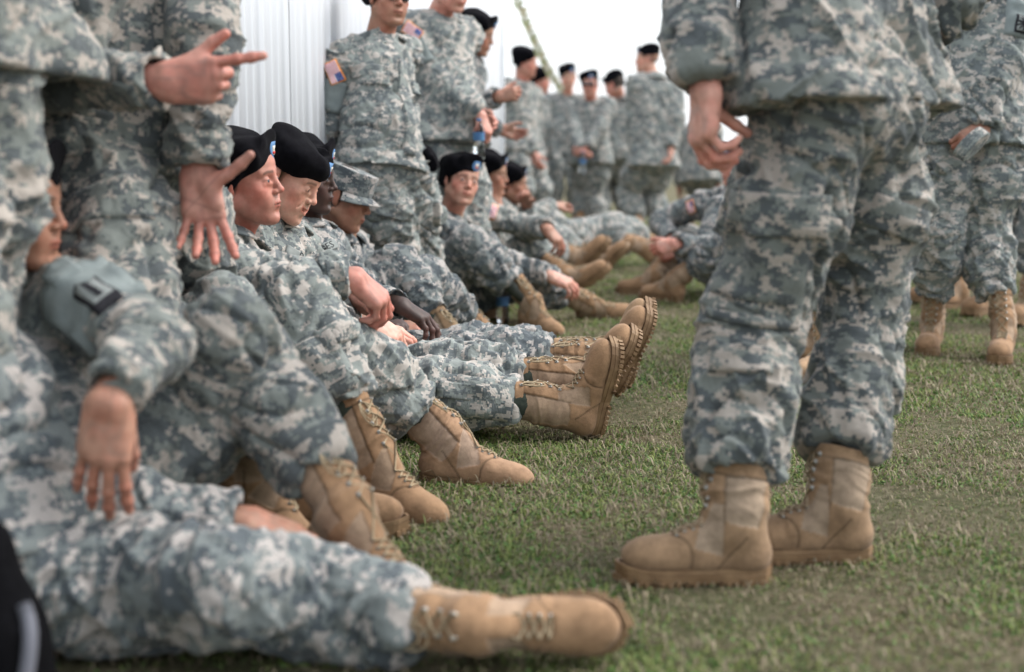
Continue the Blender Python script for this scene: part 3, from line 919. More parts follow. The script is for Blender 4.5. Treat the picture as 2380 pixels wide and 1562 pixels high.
# ------------------------------------------------------------------ a person
def ik(A, C, L1, L2, px, py, who=''):
    """middle joint between A and C whose picture lies nearest to the pixel"""
    d = C - A; D = np.linalg.norm(d)
    if D > (L1 + L2) * .995:
        if D > (L1 + L2) * 1.04: print('  reach', who, 'over by %.0f%%' % (100 * (D / (L1 + L2) - 1)))
        k = D / (L1 + L2) * 1.006; L1 *= k; L2 *= k
    if D < abs(L1 - L2) + .02: print('  reach', who, 'too short')
    x = (L1 * L1 - L2 * L2 + D * D) / (2 * D); r = math.sqrt(max(L1 * L1 - x * x, 1e-6))
    n = nrm(d); u = nrm(np.cross(n, V(.123, .77, .4))); w = np.cross(n, u)
    best = None
    for a in np.linspace(0, 2 * math.pi, 120, endpoint=False):
        p = A + n * x + r * (u * math.cos(a) + w * math.sin(a))
        if p[2] < .03: continue
        e = np.linalg.norm(proj(p) - V(px, py))
        if best is None or e < best[0]: best = (e, p)
    if best is None: best = (0, A + n * x + V(0, 0, r))
    if best[0] > 60: print('  ik', who, 'off by', int(best[0]), 'px at', [int(t) for t in proj(best[1])], 'depth %.2f' % ((best[1] - CAM) @ CF))
    return best[1]
def ik_dir(A, C, L1, L2, pole):
    d = C - A; D = np.linalg.norm(d)
    if D > (L1 + L2) * .995: k = D / (L1 + L2) * 1.006; L1 *= k; L2 *= k
    x = (L1 * L1 - L2 * L2 + D * D) / (2 * D); r = math.sqrt(max(L1 * L1 - x * x, 1e-6))
    n = nrm(d); p = pole - n * (pole @ n)
    return A + n * x + r * nrm(p)
DET = {3: .0052, 2: .0065, 1: .0095, 0: .0125, -1: .018}
def person(label, P, Nk, face, head=None, look=None, hup=UP, armR=None, armL=None, legR=None, legL=None, tone='fair', mat=None,
           det=1, hat='beret', sc=1.0, bag=1.0, hem=-.10, hw=.0, hface={}, seat=False, patches=(), badge=True, group=None, hairm=None,
           feet=True, hrot=None, wide=0, belly=0., style=0, amp=1.0, shL=None, shR=None, boots={}, collar=True, pockets=True, hipw=.09, seed=None, legbag=None, shirt=True, jr=1.0):
    mat = mat or CAMO
    seed = (len(label) * 7 + int(abs(P[0] * 100) + P[1] * 37)) % 53 if seed is None else seed
    root = empty('person', (P[0], P[1], 0), label, 'person', group)
    h = DET[det] / QUALITY
    spine = nrm(Nk - P); face = nrm(face - spine * (np.asarray(face) @ spine)); right = np.cross(face, spine)
    sR = Nk + right * .190 * sc - spine * .055 * sc if shR is None else shR
    sL = Nk - right * .190 * sc - spine * .055 * sc if shL is None else shL
    srt = nrm(sR - sL); sface = nrm(np.cross(spine, srt))
    hR, hL = P + right * hipw * sc, P - right * hipw * sc
    toW = lambda s_, o: o if isinstance(o, np.ndarray) else (WG(o[0], o[1], o[3]) if o[2] == 'h' else W(*o[:3]))
    UA, FA, TH, SH = .29 * sc, .262 * sc, .43 * sc, .425 * sc
    arms, legs = [], []
    for side, s0, spec in ((1, sR, armR), (-1, sL, armL)):
        if spec is None: spec = dict(w=s0 - UP * .54 * sc + face * .04 + right * side * .03, pole=-face)
        w = toW(s0, spec['w'])
        if 'eabs' in spec: e = spec['eabs']
        elif 'e' in spec: e = ik(s0, w, UA, FA, spec['e'][0], spec['e'][1], 'arm %d of %s' % (side, label[:25]))
        else: e = ik_dir(s0, w, UA, FA, np.asarray(spec.get('pole', -face)))
        arms.append((side, s0, e, w, spec))
    for side, h0, spec in ((1, hR, legR), (-1, hL, legL)):
        if spec is None: spec = dict(a=V(h0[0], h0[1], .11) + right * side * .04, pole=face)
        a = toW(h0, spec['a'])
        if 'toe' not in spec or (len(spec['toe']) == 2 and spec.get('flat', True)): a = V(a[0], a[1], min(max(a[2], .098), .106) if .03 < a[2] < .2 else a[2])
        if 'k' in spec: k = ik(h0, a, TH, SH, spec['k'][0], spec['k'][1], 'leg %d of %s' % (side, label[:25]))
        else: k = ik_dir(h0, a, TH, SH, np.asarray(spec.get('pole', face)))
        legs.append((side, h0, k, a, spec))
    # ---- jacket
    tor = Field(); J = jr * sc
    for s_, sh in ((1, sR), (-1, sL)):
        o = right * s_
        tor.chain([Nk + srt * s_ * .078 * J - spine * .12, P + o * .068 * J + spine * .18, P + o * (.082 + hw) * J + spine * hem * .9], [.094 * J, .100 * J, .138 * J], .05)
        tor.cone(Nk - spine * .015 + srt * s_ * .03, sh, .060 * J, .066 * J, .05)
        tor.ell(sh - srt * s_ * .03 - spine * .03, (.068 * J,) * 3, .04)
    if wide:
        for s_ in (1, -1): tor.cone(P + right * s_ * wide + spine * .12, P + right * s_ * wide + spine * .40, .115, .11, .05)
    tor.chain([Nk - spine * .12 + sface * .012, P + spine * .16 + face * (.025 + belly), P + spine * hem * .9 + face * (.01 + belly * .6)], [.108 * J, .110 * J, .142 * J], .06)
    tor.cyl(P + spine * hem, -spine, .35, .5, .004)
    if not seat: tor.cyl(P + spine * (hem + .03), -spine, .3, .12 * sc, .01)
    fl, bn = [tor], [Bone(P + spine * hem, Nk, .12, face, 0, .014 * amp, 3, seed)]
    cuts = []
    for side, s0, e, w, spec in arms:
        f = Field(); d = nrm(w - e); e2 = e
        f.chain([s0, e], [.073 * J, .066 * J], .03)
        f.chain([e, w - d * .05, w + d * .02], [.066 * J, .054 * J, .051 * J], .03)
        f.cone(w - d * .045, w, .053 * J, .054 * J, .006)
        f.cyl(w, d, .09, .12, .004)
        f.cyl(w - d * .025, d, .06, .036, .004)
        fl.append(f)
        hint = np.cross(e - s0, d); hint = hint if np.linalg.norm(hint) > .02 else face
        bn += [Bone(s0, e, .066, hint, 0, .0135 * amp, style, seed + 2 + side), Bone(e, w, .056, hint, .3, .0135 * amp, style, seed + 5 + side)]
    jo, jv, jq = cloth('jacket', fl, h, bn, mat, root)
    jb = bvh_of(jv, jq)
    # ---- trousers
    fl, bn = [], []
    f = Field()
    f.cone(hR, hL, .112 * sc, .112 * sc, .04); f.cone(P, P + spine * .14, .12 * sc, .115 * sc, .04)
    f.cone(P + right * .04 - face * .03 - spine * .02, P - right * .04 - face * .03 - spine * .02, .11 * sc, .11 * sc, .04)
    fl.append(f); bn.append(Bone(P - spine * .05, P + spine * .1, .12, face, 0, .008 * amp, 0, seed + 20))
    lb = legbag or (bag, bag)
    for side, h0, k, a, spec in legs:
        bg_ = (lb[0] if side > 0 else lb[1])
        f = Field(); d = nrm(k - a); hemp = a + d * spec.get('hem', .14) * sc
        f.chain([h0, (h0 + k) / 2, k], [.110 * sc * (.7 + .3 * bg_), .102 * sc * bg_, .083 * sc * bg_], .05)
        f.chain([k, (k + hemp) / 2, hemp + d * .035], [.083 * sc * bg_, .084 * sc * bg_, spec.get('hemr', .077) * sc * (.5 + .5 * bg_)], .04)
        f.cyl(hemp, -d, .12, .16, .012)
        f.cyl(hemp + d * .012, -d, .12, .048, .004)
        fl.append(f)
        hint = np.cross(k - h0, a - k); hint = hint if np.linalg.norm(hint) > .02 else face
        st = spec.get('style', style); am = spec.get('amp', amp)
        bn += [Bone(h0, k, .09, hint, 0, .0175 * am, st, seed + 9 + side), Bone(k, hemp, .08, hint, .43, .0175 * am, st, seed + 13 + side)]
    to, tv, tq = cloth('trousers', fl, h, bn, mat, root)
    tb = bvh_of(tv, tq)
    # ---- boots
    if feet:
        for side, h0, k, a, spec in legs:
            if spec.get('noboot'): continue
            toe = spec.get('toe', tuple(face))
            if len(toe) == 2:
                tp = WG(toe[0], toe[1], .05); toe = nrm(tp - a) if not spec.get('flat', True) else nrm((tp - a) * V(1, 1, 0))
            toe = nrm(toe)
            up = np.asarray(spec.get('up', UP), float)
            bd = spec.get('det', max(0, min(3, det)))
            boot(root, a, toe, up, k, bd, **{**boots, **spec.get('boot', {})})
    # ---- body: head, neck, hands and the figure under the clothes, one mesh
    vs, qs, cs = [], [], []
    base = np.array(TONES[tone]) * V(.98, 1.05, 1.09)
    def addp(v, q, c):
        qs.append(q + sum(len(x) for x in vs)); vs.append(v); cs.append(c)
    core = Field()
    core.chain([P, P + spine * .25, Nk - spine * .05], [.09, .085, .06], .04)
    for side, s0, e, w, spec in arms: core.chain([Nk - spine * .06, s0, e, w - nrm(w - e) * .01], [.04, .04, .032, .024], .02)
    for side, h0, k, a, spec in legs: core.chain([P, h0, k, a], [.06, .07, .045, .032], .03)
    cv, cq = core.mesh(.024)
    cc = np.tile(base, (len(cv), 1))
    for side, h0, k, a, spec in legs: cc[np.linalg.norm(cv - a, axis=1) < .33] = (.035, .045, .036)
    addp(cv, cq, cc)
    Mh = None
    if head is not None:
        Mh = frame(look, hup)
        hh = {3: .0026, 2: .0027, 1: .0042, 0: .0062, -1: .010}[det] / QUALITY
        nl = (Nk + spine * .0 - head) @ Mh / 1.0
        v, q, c = head_mesh(Mh, head, nl, hh, tone, **hface)
        if hface.get('smile') and det >= 2:
            P_ = []
            for t in np.linspace(-1, 1, 13):
                x_, y_ = .021 * t, .0925 - .013 * t * t; zc = -.0575 + .0065 * t * t
                P_ += [(x_, y_, zc + .004), (x_ * 1.0, y_ + .001, zc), (x_, y_ - .0005, zc - .0042)]
            Q_ = [(i * 3 + j, i * 3 + j + 1, i * 3 + j + 4, i * 3 + j + 3) for i in range(12) for j in range(2)]
            mk('teeth', head + np.array(P_) @ Mh.T, np.array(Q_), TEETH, root)
        addp(v, q, c)
        if det >= 1:
            for s_ in (-1, 1):
                ev, eq = [], []
                n1, n2 = 10, 12
                for i in range(n1 + 1):
                    for j in range(n2):
                        th, ph = math.pi * i / n1, 2 * math.pi * j / n2
                        ev.append((math.sin(th) * math.cos(ph), math.cos(th), math.sin(th) * math.sin(ph)))
                for i in range(n1):
                    for j in range(n2): eq.append((i * n2 + j, (i + 1) * n2 + j, (i + 1) * n2 + (j + 1) % n2, i * n2 + (j + 1) % n2))
                gz = hface and 0
                ev = np.array(ev) * .0125 + V(s_ * .0315, .0772, .0068)
                eo = mk('eye', head + ev @ Mh.T, np.array(eq), EYE_W, root)
                eo.data.materials.append(IRIS)
                mi = np.zeros(len(eq), np.int32); mi[: int(2.6 * n2)] = 1
                eo.data.polygons.foreach_set('material_index', mi)
                eo.data.update()
    for side, s0, e, w, spec in arms:
        hd = spec.get('hand')
        if hd is None:
            if spec.get('nohand'): continue
            hd = {}
        fd = nrm(hd['dir']) if 'dir' in hd else nrm(w - e)
        dor = hd.get('back', right * side if abs(fd @ right) < .8 else UP)
        x = nrm(np.cross(fd, dor)); dor = np.cross(x, fd)
        M = np.stack([-x * side, fd, dor], 1)
        hh = hd.get('h', {3: .0026, 2: .0028, 1: .0042, 0: .006, -1: .010}[det] / QUALITY)
        sc_ = sc * hd.get('sc', 1.0)
        wl = ((e - w) * .22) @ M
        o_ = w + nrm(w - e) * .004 + fd * .012
        wl = ((w - nrm(w - e) * .05) - o_) @ M / sc_
        v, q, loc, tips = hand_mesh(M, o_, side, hd.get('curl', RELAX), hd.get('spread', 5), hd.get('thumb', (42, 22, 12, 14)), hh, sc_, wl)
        c = np.tile(base * (V(1.16, 1.16, 1.22) if tone != 'dark' else V(1, 1, 1)), (len(v), 1))
        pal = np.clip(-loc[:, 2] / .02, 0, 1)[:, None] * .5 * np.clip((loc[:, 1] + .01) / .03, 0, 1)[:, None]
        c = c * (1 - pal) + (base * .6 + V(.24, .15, .13)) * pal
        kn = np.clip((loc[:, 1] - .075) / .05, 0, 1)[:, None] * .5
        c = c * (1 - kn) + base * V(1.12, .74, .72) * kn
        c *= (1 - .12 * (vnoise(loc[:, 0] * 60, loc[:, 1] * 25, loc[:, 2] * 60) > .25))[:, None]
        for yk, wk in ((.090, .003), (.134, .0026), (.160, .0024)):
            c *= (1 - .22 * np.exp(-((loc[:, 1] - yk + .012 * np.minimum(0, loc[:, 0]) / .03) / wk) ** 2))[:, None]
        pl_ = np.exp(-((loc[:, 1] - .062 - .5 * loc[:, 0]) / .0028) ** 2) + np.exp(-((loc[:, 1] - .045 + .9 * loc[:, 0]) / .0028) ** 2)
        c *= (1 - .25 * np.clip(pl_, 0, 1) * (loc[:, 2] < -.006))[:, None]
        vein = (1 - np.abs(vnoise(loc[:, 0] * 55 + 3, loc[:, 1] * 16, loc[:, 2] * 5))) ** 8 * (loc[:, 2] > .006) * (loc[:, 1] < .08)
        c = c * (1 - .22 * vein[:, None] * V(1.2, .7, .5))
        for tp, td, an in tips:
            r2 = np.sum((loc - (tp - td * .002)) ** 2, 1)
            nail = (r2 < .009 ** 2) & (((loc - tp) @ nrm(V(0, 0, 1) - td * td[2])) > .0035)
            c[nail] = base * V(1.15, 1.05, 1.05) + .05
        addp(v, q, c)
    V_, Q_ = np.concatenate(vs), np.concatenate(qs)
    mk('body', V_, Q_, SKIN, root, col=np.clip(np.concatenate(cs), 0, 1))
    # ---- headgear, hair, collar
    if head is not None:
        hh = {3: .0042, 2: .0042, 1: .006, 0: .009, -1: .012}[det] / QUALITY
        if hat == 'beret':
            v, q = beret_mesh(hh, hrot is None)
            if hrot is not None:
                Rz = np.array(Matrix.Rotation(R_(hrot), 3, 'Z')); v = (v - V(0, -.014, 0)) * V(1.10, .92, .9) @ Rz.T + V(0, -.014, 0); v[:, 2] += .004 + .10 * np.maximum(0, -v[:, 1])
            if det >= 1:
                n = vnormals(v, q); v = v + n * (vnoise(v[:, 0] * 22 + seed, v[:, 1] * 22, v[:, 2] * 22) * .005)[:, None]
            be = mk('beret', head + v @ Mh.T, q, BERET, root)
            if badge and det >= 0:
                bb = bvh_of(head + v @ Mh.T, q)
                oval = lambda a, b, w_, h_: (a * w_ * math.sqrt(max(0, 1 - (1.7 * b) ** 2)) * 1.25, b * h_)
                c = head + Mh @ V(-.030, .09, .084)
                bd = decal('badge', bb, c, Mh @ V(-.25, 1, .12), Mh @ V(0, 0, 1), .036, .046, BLUE_BADGE, be, .002, .003, 6, 6, .06, oval)
                decal('insignia', bb, c, Mh @ V(-.25, 1, .12), Mh @ V(0, 0, 1), .014, .024, SILVER_BADGE, bd, .0055, .002, 3, 3, .06)
                decal('insignia_bar', bb, c - Mh @ V(0, 0, .006), Mh @ V(-.25, 1, .12), Mh @ V(0, 0, 1), .019, .006, RED_T, bd, .0065, .002, 3, 2, .06)
            ring = []
            for t in np.linspace(0, 2 * math.pi, 36, endpoint=False):
                x_, y_ = .0765 * math.sin(t), -.014 + .099 * math.cos(t)
                ring.append((x_, y_, .050 + .3 * (y_ - .088) + .001))
            v, q = tube(np.array(ring), .0042, 6, True)
            mk('sweatband', head + v @ Mh.T, q, LEATHER, be)
        elif hat == 'cap':
            v1, q1, v2, q2 = cap_mesh(hh)
            be = mk('patrol_cap', head + v1 @ Mh.T, q1, mat, root, cl=v1[q1.ravel()] + seed)
            mk('brim', head + v2 @ Mh.T, q2, mat, be, cl=v2 + seed)
        f = Field()
        hm = hairm or HAIR
        if hat != 'none0':
            f.ell((0, -.024, .040), (.0755, .0975, .079), .02)
            f.ell((0, -.050, -.010), (.060, .062, .050), .02)
            f.plane((0, .012, 0), (0, 1, .0), .01); f.plane((0, 0, -.052), (0, 0, -1), .01)
            f.plane((0, 0, .06), (0, 0, 1), .01)
            for s_ in (-1, 1): f.ell((s_ * .08, .0, -.012), (.03, .026, .036), .006, '-')
            if hface.get('female'): 
                f.ell((0, -.125, .0), (.034, .032, .034), .01)
            v, q = f.mesh(hh)
            if len(q) and (det >= 1): mk('hair', head + v @ Mh.T, q, hm, root)
    if collar:
        # folded collar around the neck, open at the front
        P_, n1, n2 = [], 22, 4
        prof = [(.066, .034), (.076, .038), (.094, .016), (.116, -.020)]
        for i in range(n1 + 1):
            a = R_(28) + (2 * math.pi - R_(56)) * i / n1
            d = sface * math.cos(a) + srt * math.sin(a)
            fr_ = (1 + math.cos(a)) / 2
            for r_, z_ in prof:
                P_.append(Nk + d * (r_ * sc * (1.06 if abs(math.sin(a)) > .5 else 1.0)) + spine * (z_ * (1.0 - .45 * fr_) + .012 - .034 * fr_) + sface * .006)
        P_ = np.array(P_); m = len(P_); nn = np.tile(spine * .004, (m, 1))
        Q = [(i * n2 + j, (i + 1) * n2 + j, (i + 1) * n2 + j + 1, i * n2 + j + 1) for i in range(n1) for j in range(n2 - 1)]
        Q2 = [tuple(a + m for a in q_[::-1]) for q_ in Q]
        rim = [i * n2 + n2 - 1 for i in range(n1 + 1)]; rim0 = [i * n2 for i in range(n1 + 1)]
        S = [(a, b, b + m, a + m) for a, b in zip(rim, rim[1:])] + [(b, a, a + m, b + m) for a, b in zip(rim0, rim0[1:])]
        S += [(j, j + 1, j + 1 + m, j + m) for j in range(n2 - 1)] + [(n1 * n2 + j + 1, n1 * n2 + j, n1 * n2 + j + m, n1 * n2 + j + 1 + m) for j in range(n2 - 1)]
        PP = np.concatenate([P_ + nn, P_ - nn])
        mk('collar', PP, np.array(Q + Q2 + S), mat, jo, cl=(PP - Nk) + seed)
        if shirt:
            f = Field(); f.cone(Nk - spine * .03 + sface * .008, Nk + spine * .012 + sface * .006, .066 * sc, .060 * sc)
            f.plane(Nk + spine * .022, spine, .004)
            v, q = f.mesh(max(h, .008)); mk('undershirt', v, q, SHIRT, root)
    # ---- things sewn on
    limb = {'uaR': (arms[0][1], arms[0][2]), 'uaL': (arms[1][1], arms[1][2]), 'faR': (arms[0][2], arms[0][3]), 'faL': (arms[1][2], arms[1][3]),
            'thR': (legs[0][1], legs[0][2]), 'thL': (legs[1][1], legs[1][2]), 'shR': (legs[0][2], legs[0][3]), 'shL': (legs[1][2], legs[1][3]), 'to': (Nk, P)}
    out = dict(root=root, jacket=jo, trousers=to, jb=jb, tb=tb, limb=limb, arms=arms, legs=legs, right=right, face=face, spine=spine, sface=sface, srt=srt, Mh=Mh, head=head, seed=seed, mat=mat, P=P, N=Nk)
    for p in patches: sew(out, *p)
    return out
def sew(pe, kind, limb, t, n, w, h, **kw):
    a, b = pe['limb'][limb]; ax = nrm(b - a)
    n = nrm(np.asarray(n) - ax * (np.asarray(n) @ ax)); c = a + (b - a) * t
    side = np.cross(ax, n); c = c + side * kw.get('dx', 0)
    bv = pe['tb'] if limb[:2] in ('th', 'sh') else pe['jb']; par = pe['trousers'] if limb[:2] in ('th', 'sh') else pe['jacket']
    up = -ax
    if 'rot' in kw: up = np.array(Matrix.Rotation(R_(kw['rot']), 3, Vector(n))) @ up
    nx = kw.get('nx', 8)
    if kind == 'flag': 
        return decal('flag_patch', bv, c, n, np.cross(n, up) if kw.get('turn') else up, w, h, FLAG, par, kw.get('off', .008), .003, nx, nx)
    mats = {'pocket_flap': pe['mat'], 'sleeve_patch': PATCH, 'cuff_tab': pe['mat'], 'name_tape': TAPE, 'pocket': pe['mat']}
    o = decal(kind, bv, c, n, up, w, h, kw.get('mat', mats.get(kind, PATCH)), par, kw.get('off', .007), kw.get('thick', .007), nx, nx, seed=pe['seed'] + t)
    if 'text' in kw:
        xx = nrm(np.cross(up, n)); 
        hit = bv.ray_cast(Vector(c + n * .25), Vector(-n), .5)
        cc = V(*hit[0]) if hit[0] is not None else c
        letters(kw['text'], cc + n * .018, xx, up, n, kw.get('size', .022), BLACKTHREAD, o)
    return o
# ------------------------------------------------------------------ ground
def ground():
    m, n, b = mat_new('worn_lawn_soil', .95, .1)
    tc = N(n, 'ShaderNodeTexCoord'); L = n.links
    t1 = N(n, 'ShaderNodeTexNoise', Scale=2.2, Detail=6.0, Roughness=.6); L.new(tc.outputs['Object'], t1.inputs['Vector'])
    t2 = N(n, 'ShaderNodeTexNoise', Scale=38.0, Detail=8.0, Roughness=.75); L.new(tc.outputs['Object'], t2.inputs['Vector'])
    r1 = ramp(n, [(.35, (.07, .055, .04)), (.5, (.15, .13, .08)), (.68, (.32, .265, .20))]); L.new(t2.outputs['Fac'], r1.inputs[0])
    r2 = ramp(n, [(.4, (.05, .075, .025)), (.6, (.15, .125, .08))]); L.new(t1.outputs['Fac'], r2.inputs[0])
    L.new(mix(n, .5, r1.outputs[0], r2.outputs[0]), b.inputs['Base Color'])
    bump(n, b, t2.outputs['Fac'], 1.0, .02)
    xs = np.concatenate([np.linspace(-400, -12, 8), np.linspace(-8, 12, 90), np.linspace(16, 400, 8)])
    ys = np.concatenate([np.linspace(-60, -2, 5), np.linspace(0, 22, 100), np.linspace(30, 900, 12)])
    X, Y = np.meshgrid(xs, ys); Z = vnoise(X * 1.3, Y * 1.3, X * 0 + 3.3) * .006 - .006
    v = np.stack([X.ravel(), Y.ravel(), Z.ravel()], 1); nx = len(xs)
    i, j = np.meshgrid(np.arange(nx - 1), np.arange(len(ys) - 1)); a = (j * nx + i).ravel()
    tag(mk('ground', v, np.stack([a, a + 1, a + nx + 1, a + nx], 1), m), kind='structure')
def grassmat():
    m, n, b = mat_new('grass_blades', .6, .25)
    at = N(n, 'ShaderNodeAttribute', attribute_name='col')
    n.links.new(at.outputs['Color'], b.inputs['Base Color'])
    tr = n.nodes.new('ShaderNodeBsdfTranslucent'); n.links.new(at.outputs['Color'], tr.inputs[0])
    mx = n.nodes.new('ShaderNodeMixShader'); mx.inputs[0].default_value = .3
    n.links.new(b.outputs[0], mx.inputs[1]); n.links.new(tr.outputs[0], mx.inputs[2])
    n.links.new(mx.outputs[0], n.nodes['Material Output'].inputs[0]); return m
GRASS = grassmat()
def grass():
    # density falls with distance; patches of clover green, thin straw and bare soil
    pts = []
    for y0, y1, dens in ((1.0, 2.2, 8000), (2.2, 3.2, 28000), (3.2, 4.4, 27000), (4.4, 6, 17000), (6, 8.5, 9000), (8.5, 13, 3800), (13, 20, 1200)):
        xa, xb = (-1.57 if y1 < 10 else -2.2), 1.5 + .25 * y1
        k = int(dens * (y1 - y0) * (xb - xa) * DENS)
        q = np.stack([rng.uniform(xa, xb, k), rng.uniform(y0, y1, k)], 1)
        lim = .35 + .215 * q[:, 1]                       # thins out beyond the right-hand side of the lawn in view
        pts.append(q[rng.random(k) < np.clip(1 - (q[:, 0] - lim) / .5, .16, 1)])
    p = np.concatenate(pts); x, y = p.T; n = len(p)
    z0 = np.zeros(n)
    pat = 1.3 * vnoise(x * 2.3, y * 2.3, z0 + 1.5) + .9 * vnoise(x * 7, y * 7, z0 + 5.5) + .5 * vnoise(x * 23, y * 23, z0 + 2.5)
    lush = np.clip(.52 + .80 * pat, 0, 1)
    keep = rng.random(n) < .24 + .70 * lush
    p, lush = p[keep], lush[keep]; x, y = p.T; n = len(p)
    kind = rng.random(n)
    straw = kind < .40 - .30 * lush
    clover = (kind > .74 - .10 * lush) 
    far = 1 + np.clip((y - 3) * .16, 0, 1.6)
    Ht = rng.uniform(.007, .026, n) * (.5 + .7 * lush) * (.8 + .2 * far)
    wd = rng.uniform(.0009, .0021, n) * far
    az = rng.uniform(0, 2 * math.pi, n)
    lean = rng.uniform(.7, 1.62, n)
    tall = rng.random(n) < .03; Ht[tall] *= 1.7
    lean[straw] = rng.uniform(1.0, 1.5, straw.sum()); Ht[straw] *= 1.4
    wd[clover] *= rng.uniform(1.6, 3.2, clover.sum()); Ht[clover] *= .55; lean[clover] = rng.uniform(.9, 1.45, clover.sum())
    d = np.stack([np.cos(az), np.sin(az)], 1); s = np.stack([-np.sin(az), np.cos(az)], 1)
    base = np.stack([x, y, vnoise(x * 1.3, y * 1.3, z0[:n] + 3.3) * .006 - .008], 1)
    def at(t, ln): return np.concatenate([d * (np.sin(ln) * Ht * t)[:, None], (np.cos(ln) * Ht * t)[:, None]], 1)
    S = np.concatenate([s, np.zeros((n, 1))], 1) * wd[:, None]
    mid = base + at(.55, lean * .55) + V(0, 0, .002)
    tip = mid + at(.5, lean * 1.25)
    lift = straw * rng.uniform(.002, .012, n)
    for q in (base, mid, tip): q[:, 2] += lift
    v = np.stack([base - S * .8, base + S * .8, mid + S, mid - S, tip], 1).reshape(-1, 3)
    i = np.arange(n) * 5
    tri = np.concatenate([np.stack([i, i + 1, i + 2], 1), np.stack([i, i + 2, i + 3], 1), np.stack([i + 3, i + 2, i + 4], 1)])
    g1, g2, g3 = V(.145, .185, .052), V(.27, .31, .105), V(.07, .095, .034)
    r = rng.random(n)[:, None]
    c = g1 * (1 - r) + g2 * r
    c = np.where((rng.random(n) < .25)[:, None], g3 * (1 + .4 * r), c)
    c = np.where(clover[:, None], V(.105, .195, .05) * (.7 + .6 * r), c)
    c = np.where(straw[:, None], V(.34, .28, .19) * (.3 + .75 * r), c)
    dry = np.clip(1.1 - 1.7 * lush, 0, .85)[:, None]
    c = c * (1 - dry * .45) + V(.21, .17, .11) * dry * .45
    tag(mk('grass', v, tri, GRASS, col=np.repeat(c, 5, 0), smooth=False), 'short worn lawn of mixed green blades, clover and straw', 'grass', kind='stuff')

# ------------------------------------------------------------------ the metal building on the left
WX, WEND = -1.62, 10.75
def building():
    m, n, b = mat_new('white_painted_steel', .42, .4)
    tc = N(n, 'ShaderNodeTexCoord'); L = n.links
    t = N(n, 'ShaderNodeTexNoise', Scale=1.6, Detail=5.0); L.new(tc.outputs['Object'], t.inputs['Vector'])
    r = ramp(n, [(.3, (.68, .715, .765)), (.7, (.74, .77, .815))]); L.new(t.outputs['Fac'], r.inputs[0]); L.new(r.outputs[0], b.inputs['Base Color'])
    root = empty('metal_building', (WX - 2, 4, 0), 'long white ribbed metal building wall behind the seated soldiers', 'building')
    pw, Ht, th = .9, 3.4, .004
    prof = [(0, 0), (.016, .011), (.042, .011), (.058, 0)]
    y = WEND
    k = 0
    while y > -2.2:
        pts = [(0., 0.)]
        for j in range(3):
            c = j * .298
            for a, d in prof: pts.append((c + a + .02, d))
            for e_ in (.13, .21):
                pts.append((c + e_, 0)); pts.append((c + e_ + .006, .0025)); pts.append((c + e_ + .022, .0025)); pts.append((c + e_ + .028, 0))
        pts.append((pw - .004, 0.))
        P = []
        for z in (0.05, Ht):
            for a, d in pts: P.append((WX + d + (.0015 if k % 2 else 0), y - a, z))
            for a, d in pts: P.append((WX + d - th, y - a, z))
        m_ = len(pts); Q = []
        for i in range(m_ - 1):
            Q.append((i, i + 1, 2 * m_ + i + 1, 2 * m_ + i)); Q.append((m_ + i + 1, m_ + i, 3 * m_ + i, 3 * m_ + i + 1))
            Q.append((2 * m_ + i, 2 * m_ + i + 1, 3 * m_ + i + 1, 3 * m_ + i)); Q.append((i + 1, i, m_ + i, m_ + i + 1))
        mk('panel', np.array(P), np.array(Q), m, root, smooth=False)
        if k == 0: pass
        y -= pw; k += 1
    def bx(name, c, s): v, q = box(c, np.eye(3), np.array(s)); return mk(name, v, q, m, root, smooth=False)
    bx('corner_trim', (WX - .01, WEND + .035, 1.75), (.035, .034, 1.75))
    bx('base_trim', (WX - .012, 4.27, .0), (.007, 6.4, .05))
    bx('end_wall', (WX - 3.06, WEND - .02, 1.72), (3.0, .02, 1.68))
    bx('roof', (WX - 3.0, 4.27, 3.46), (3.1, 6.6, .05))
building()

# ------------------------------------------------------------------ people
D = lambda **k: dict(**k)
EAST = V(1, 0, 0)
PEOPLE = {}
def near_big():
    # the standing soldier on the right, seen from behind
    P = W(1965, 235, 2.92); Nn = W(1935, -350, 2.90)
    f = nrm(V(-.80, .55, 0))
    a = person('tall standing soldier with his back turned, baggy trousers and tan boots, on the right', P, Nn, f, W(1900, -560, 2.9), f,
        armR=D(w=W(2150, 60, 3.15), pole=V(.6, .2, 0), nohand=False), armL=D(w=W(1640, 192, 2.74), eabs=W(1622, -95, 2.82),
            hand=D(dir=cd(-.06, -1, .02), back=cd(-1, 0, .25), curl=((32, 48, 30), (38, 50, 32), (44, 52, 32), (50, 54, 32)), thumb=(14, 62, 6, 10), spread=4, sc=1.0)),
        legL=D(a=W(1700, 1206, 2.83), k=(1750, 735), toe=(1425, 1285), hem=.098, hemr=.092, amp=1.1),
        legR=D(a=W(1940, 1180, 2.98), k=(2012, 715), toe=(1770, 1238), hem=.118, hemr=.086, amp=1.1),
        det=3, sc=1.06, bag=1.1, legbag=(1.02, 1.06), boots=D(tan=(.90, .96, 1.0), shaft_len=.125), wide=.155, hem=-.02, hw=.06, tone='pink', mat=CAMO, amp=1.15, jr=1.1, hipw=.085)
    a_ = cd(-.5, 0, .85)
    sew(a, 'pocket_flap', 'thL', .52, cd(-.35, 0, 1), .20, .085, rot=14, off=.018, thick=.014, nx=12)
    sew(a, 'pocket', 'thL', .80, cd(-.35, 0, 1), .185, .20, rot=8, off=.010, nx=12)
    sew(a, 'pocket_flap', 'shL', .30, cd(-.3, 0, 1), .125, .055, rot=2, off=.014, thick=.01)
    sew(a, 'pocket_flap', 'thR', .50, cd(.4, 0, 1), .15, .07, rot=-25, off=.010, thick=.010)
    sew(a, 'cuff_tab', 'faL', .86, cd(.4, 0, 1), .035, .055, off=.006)
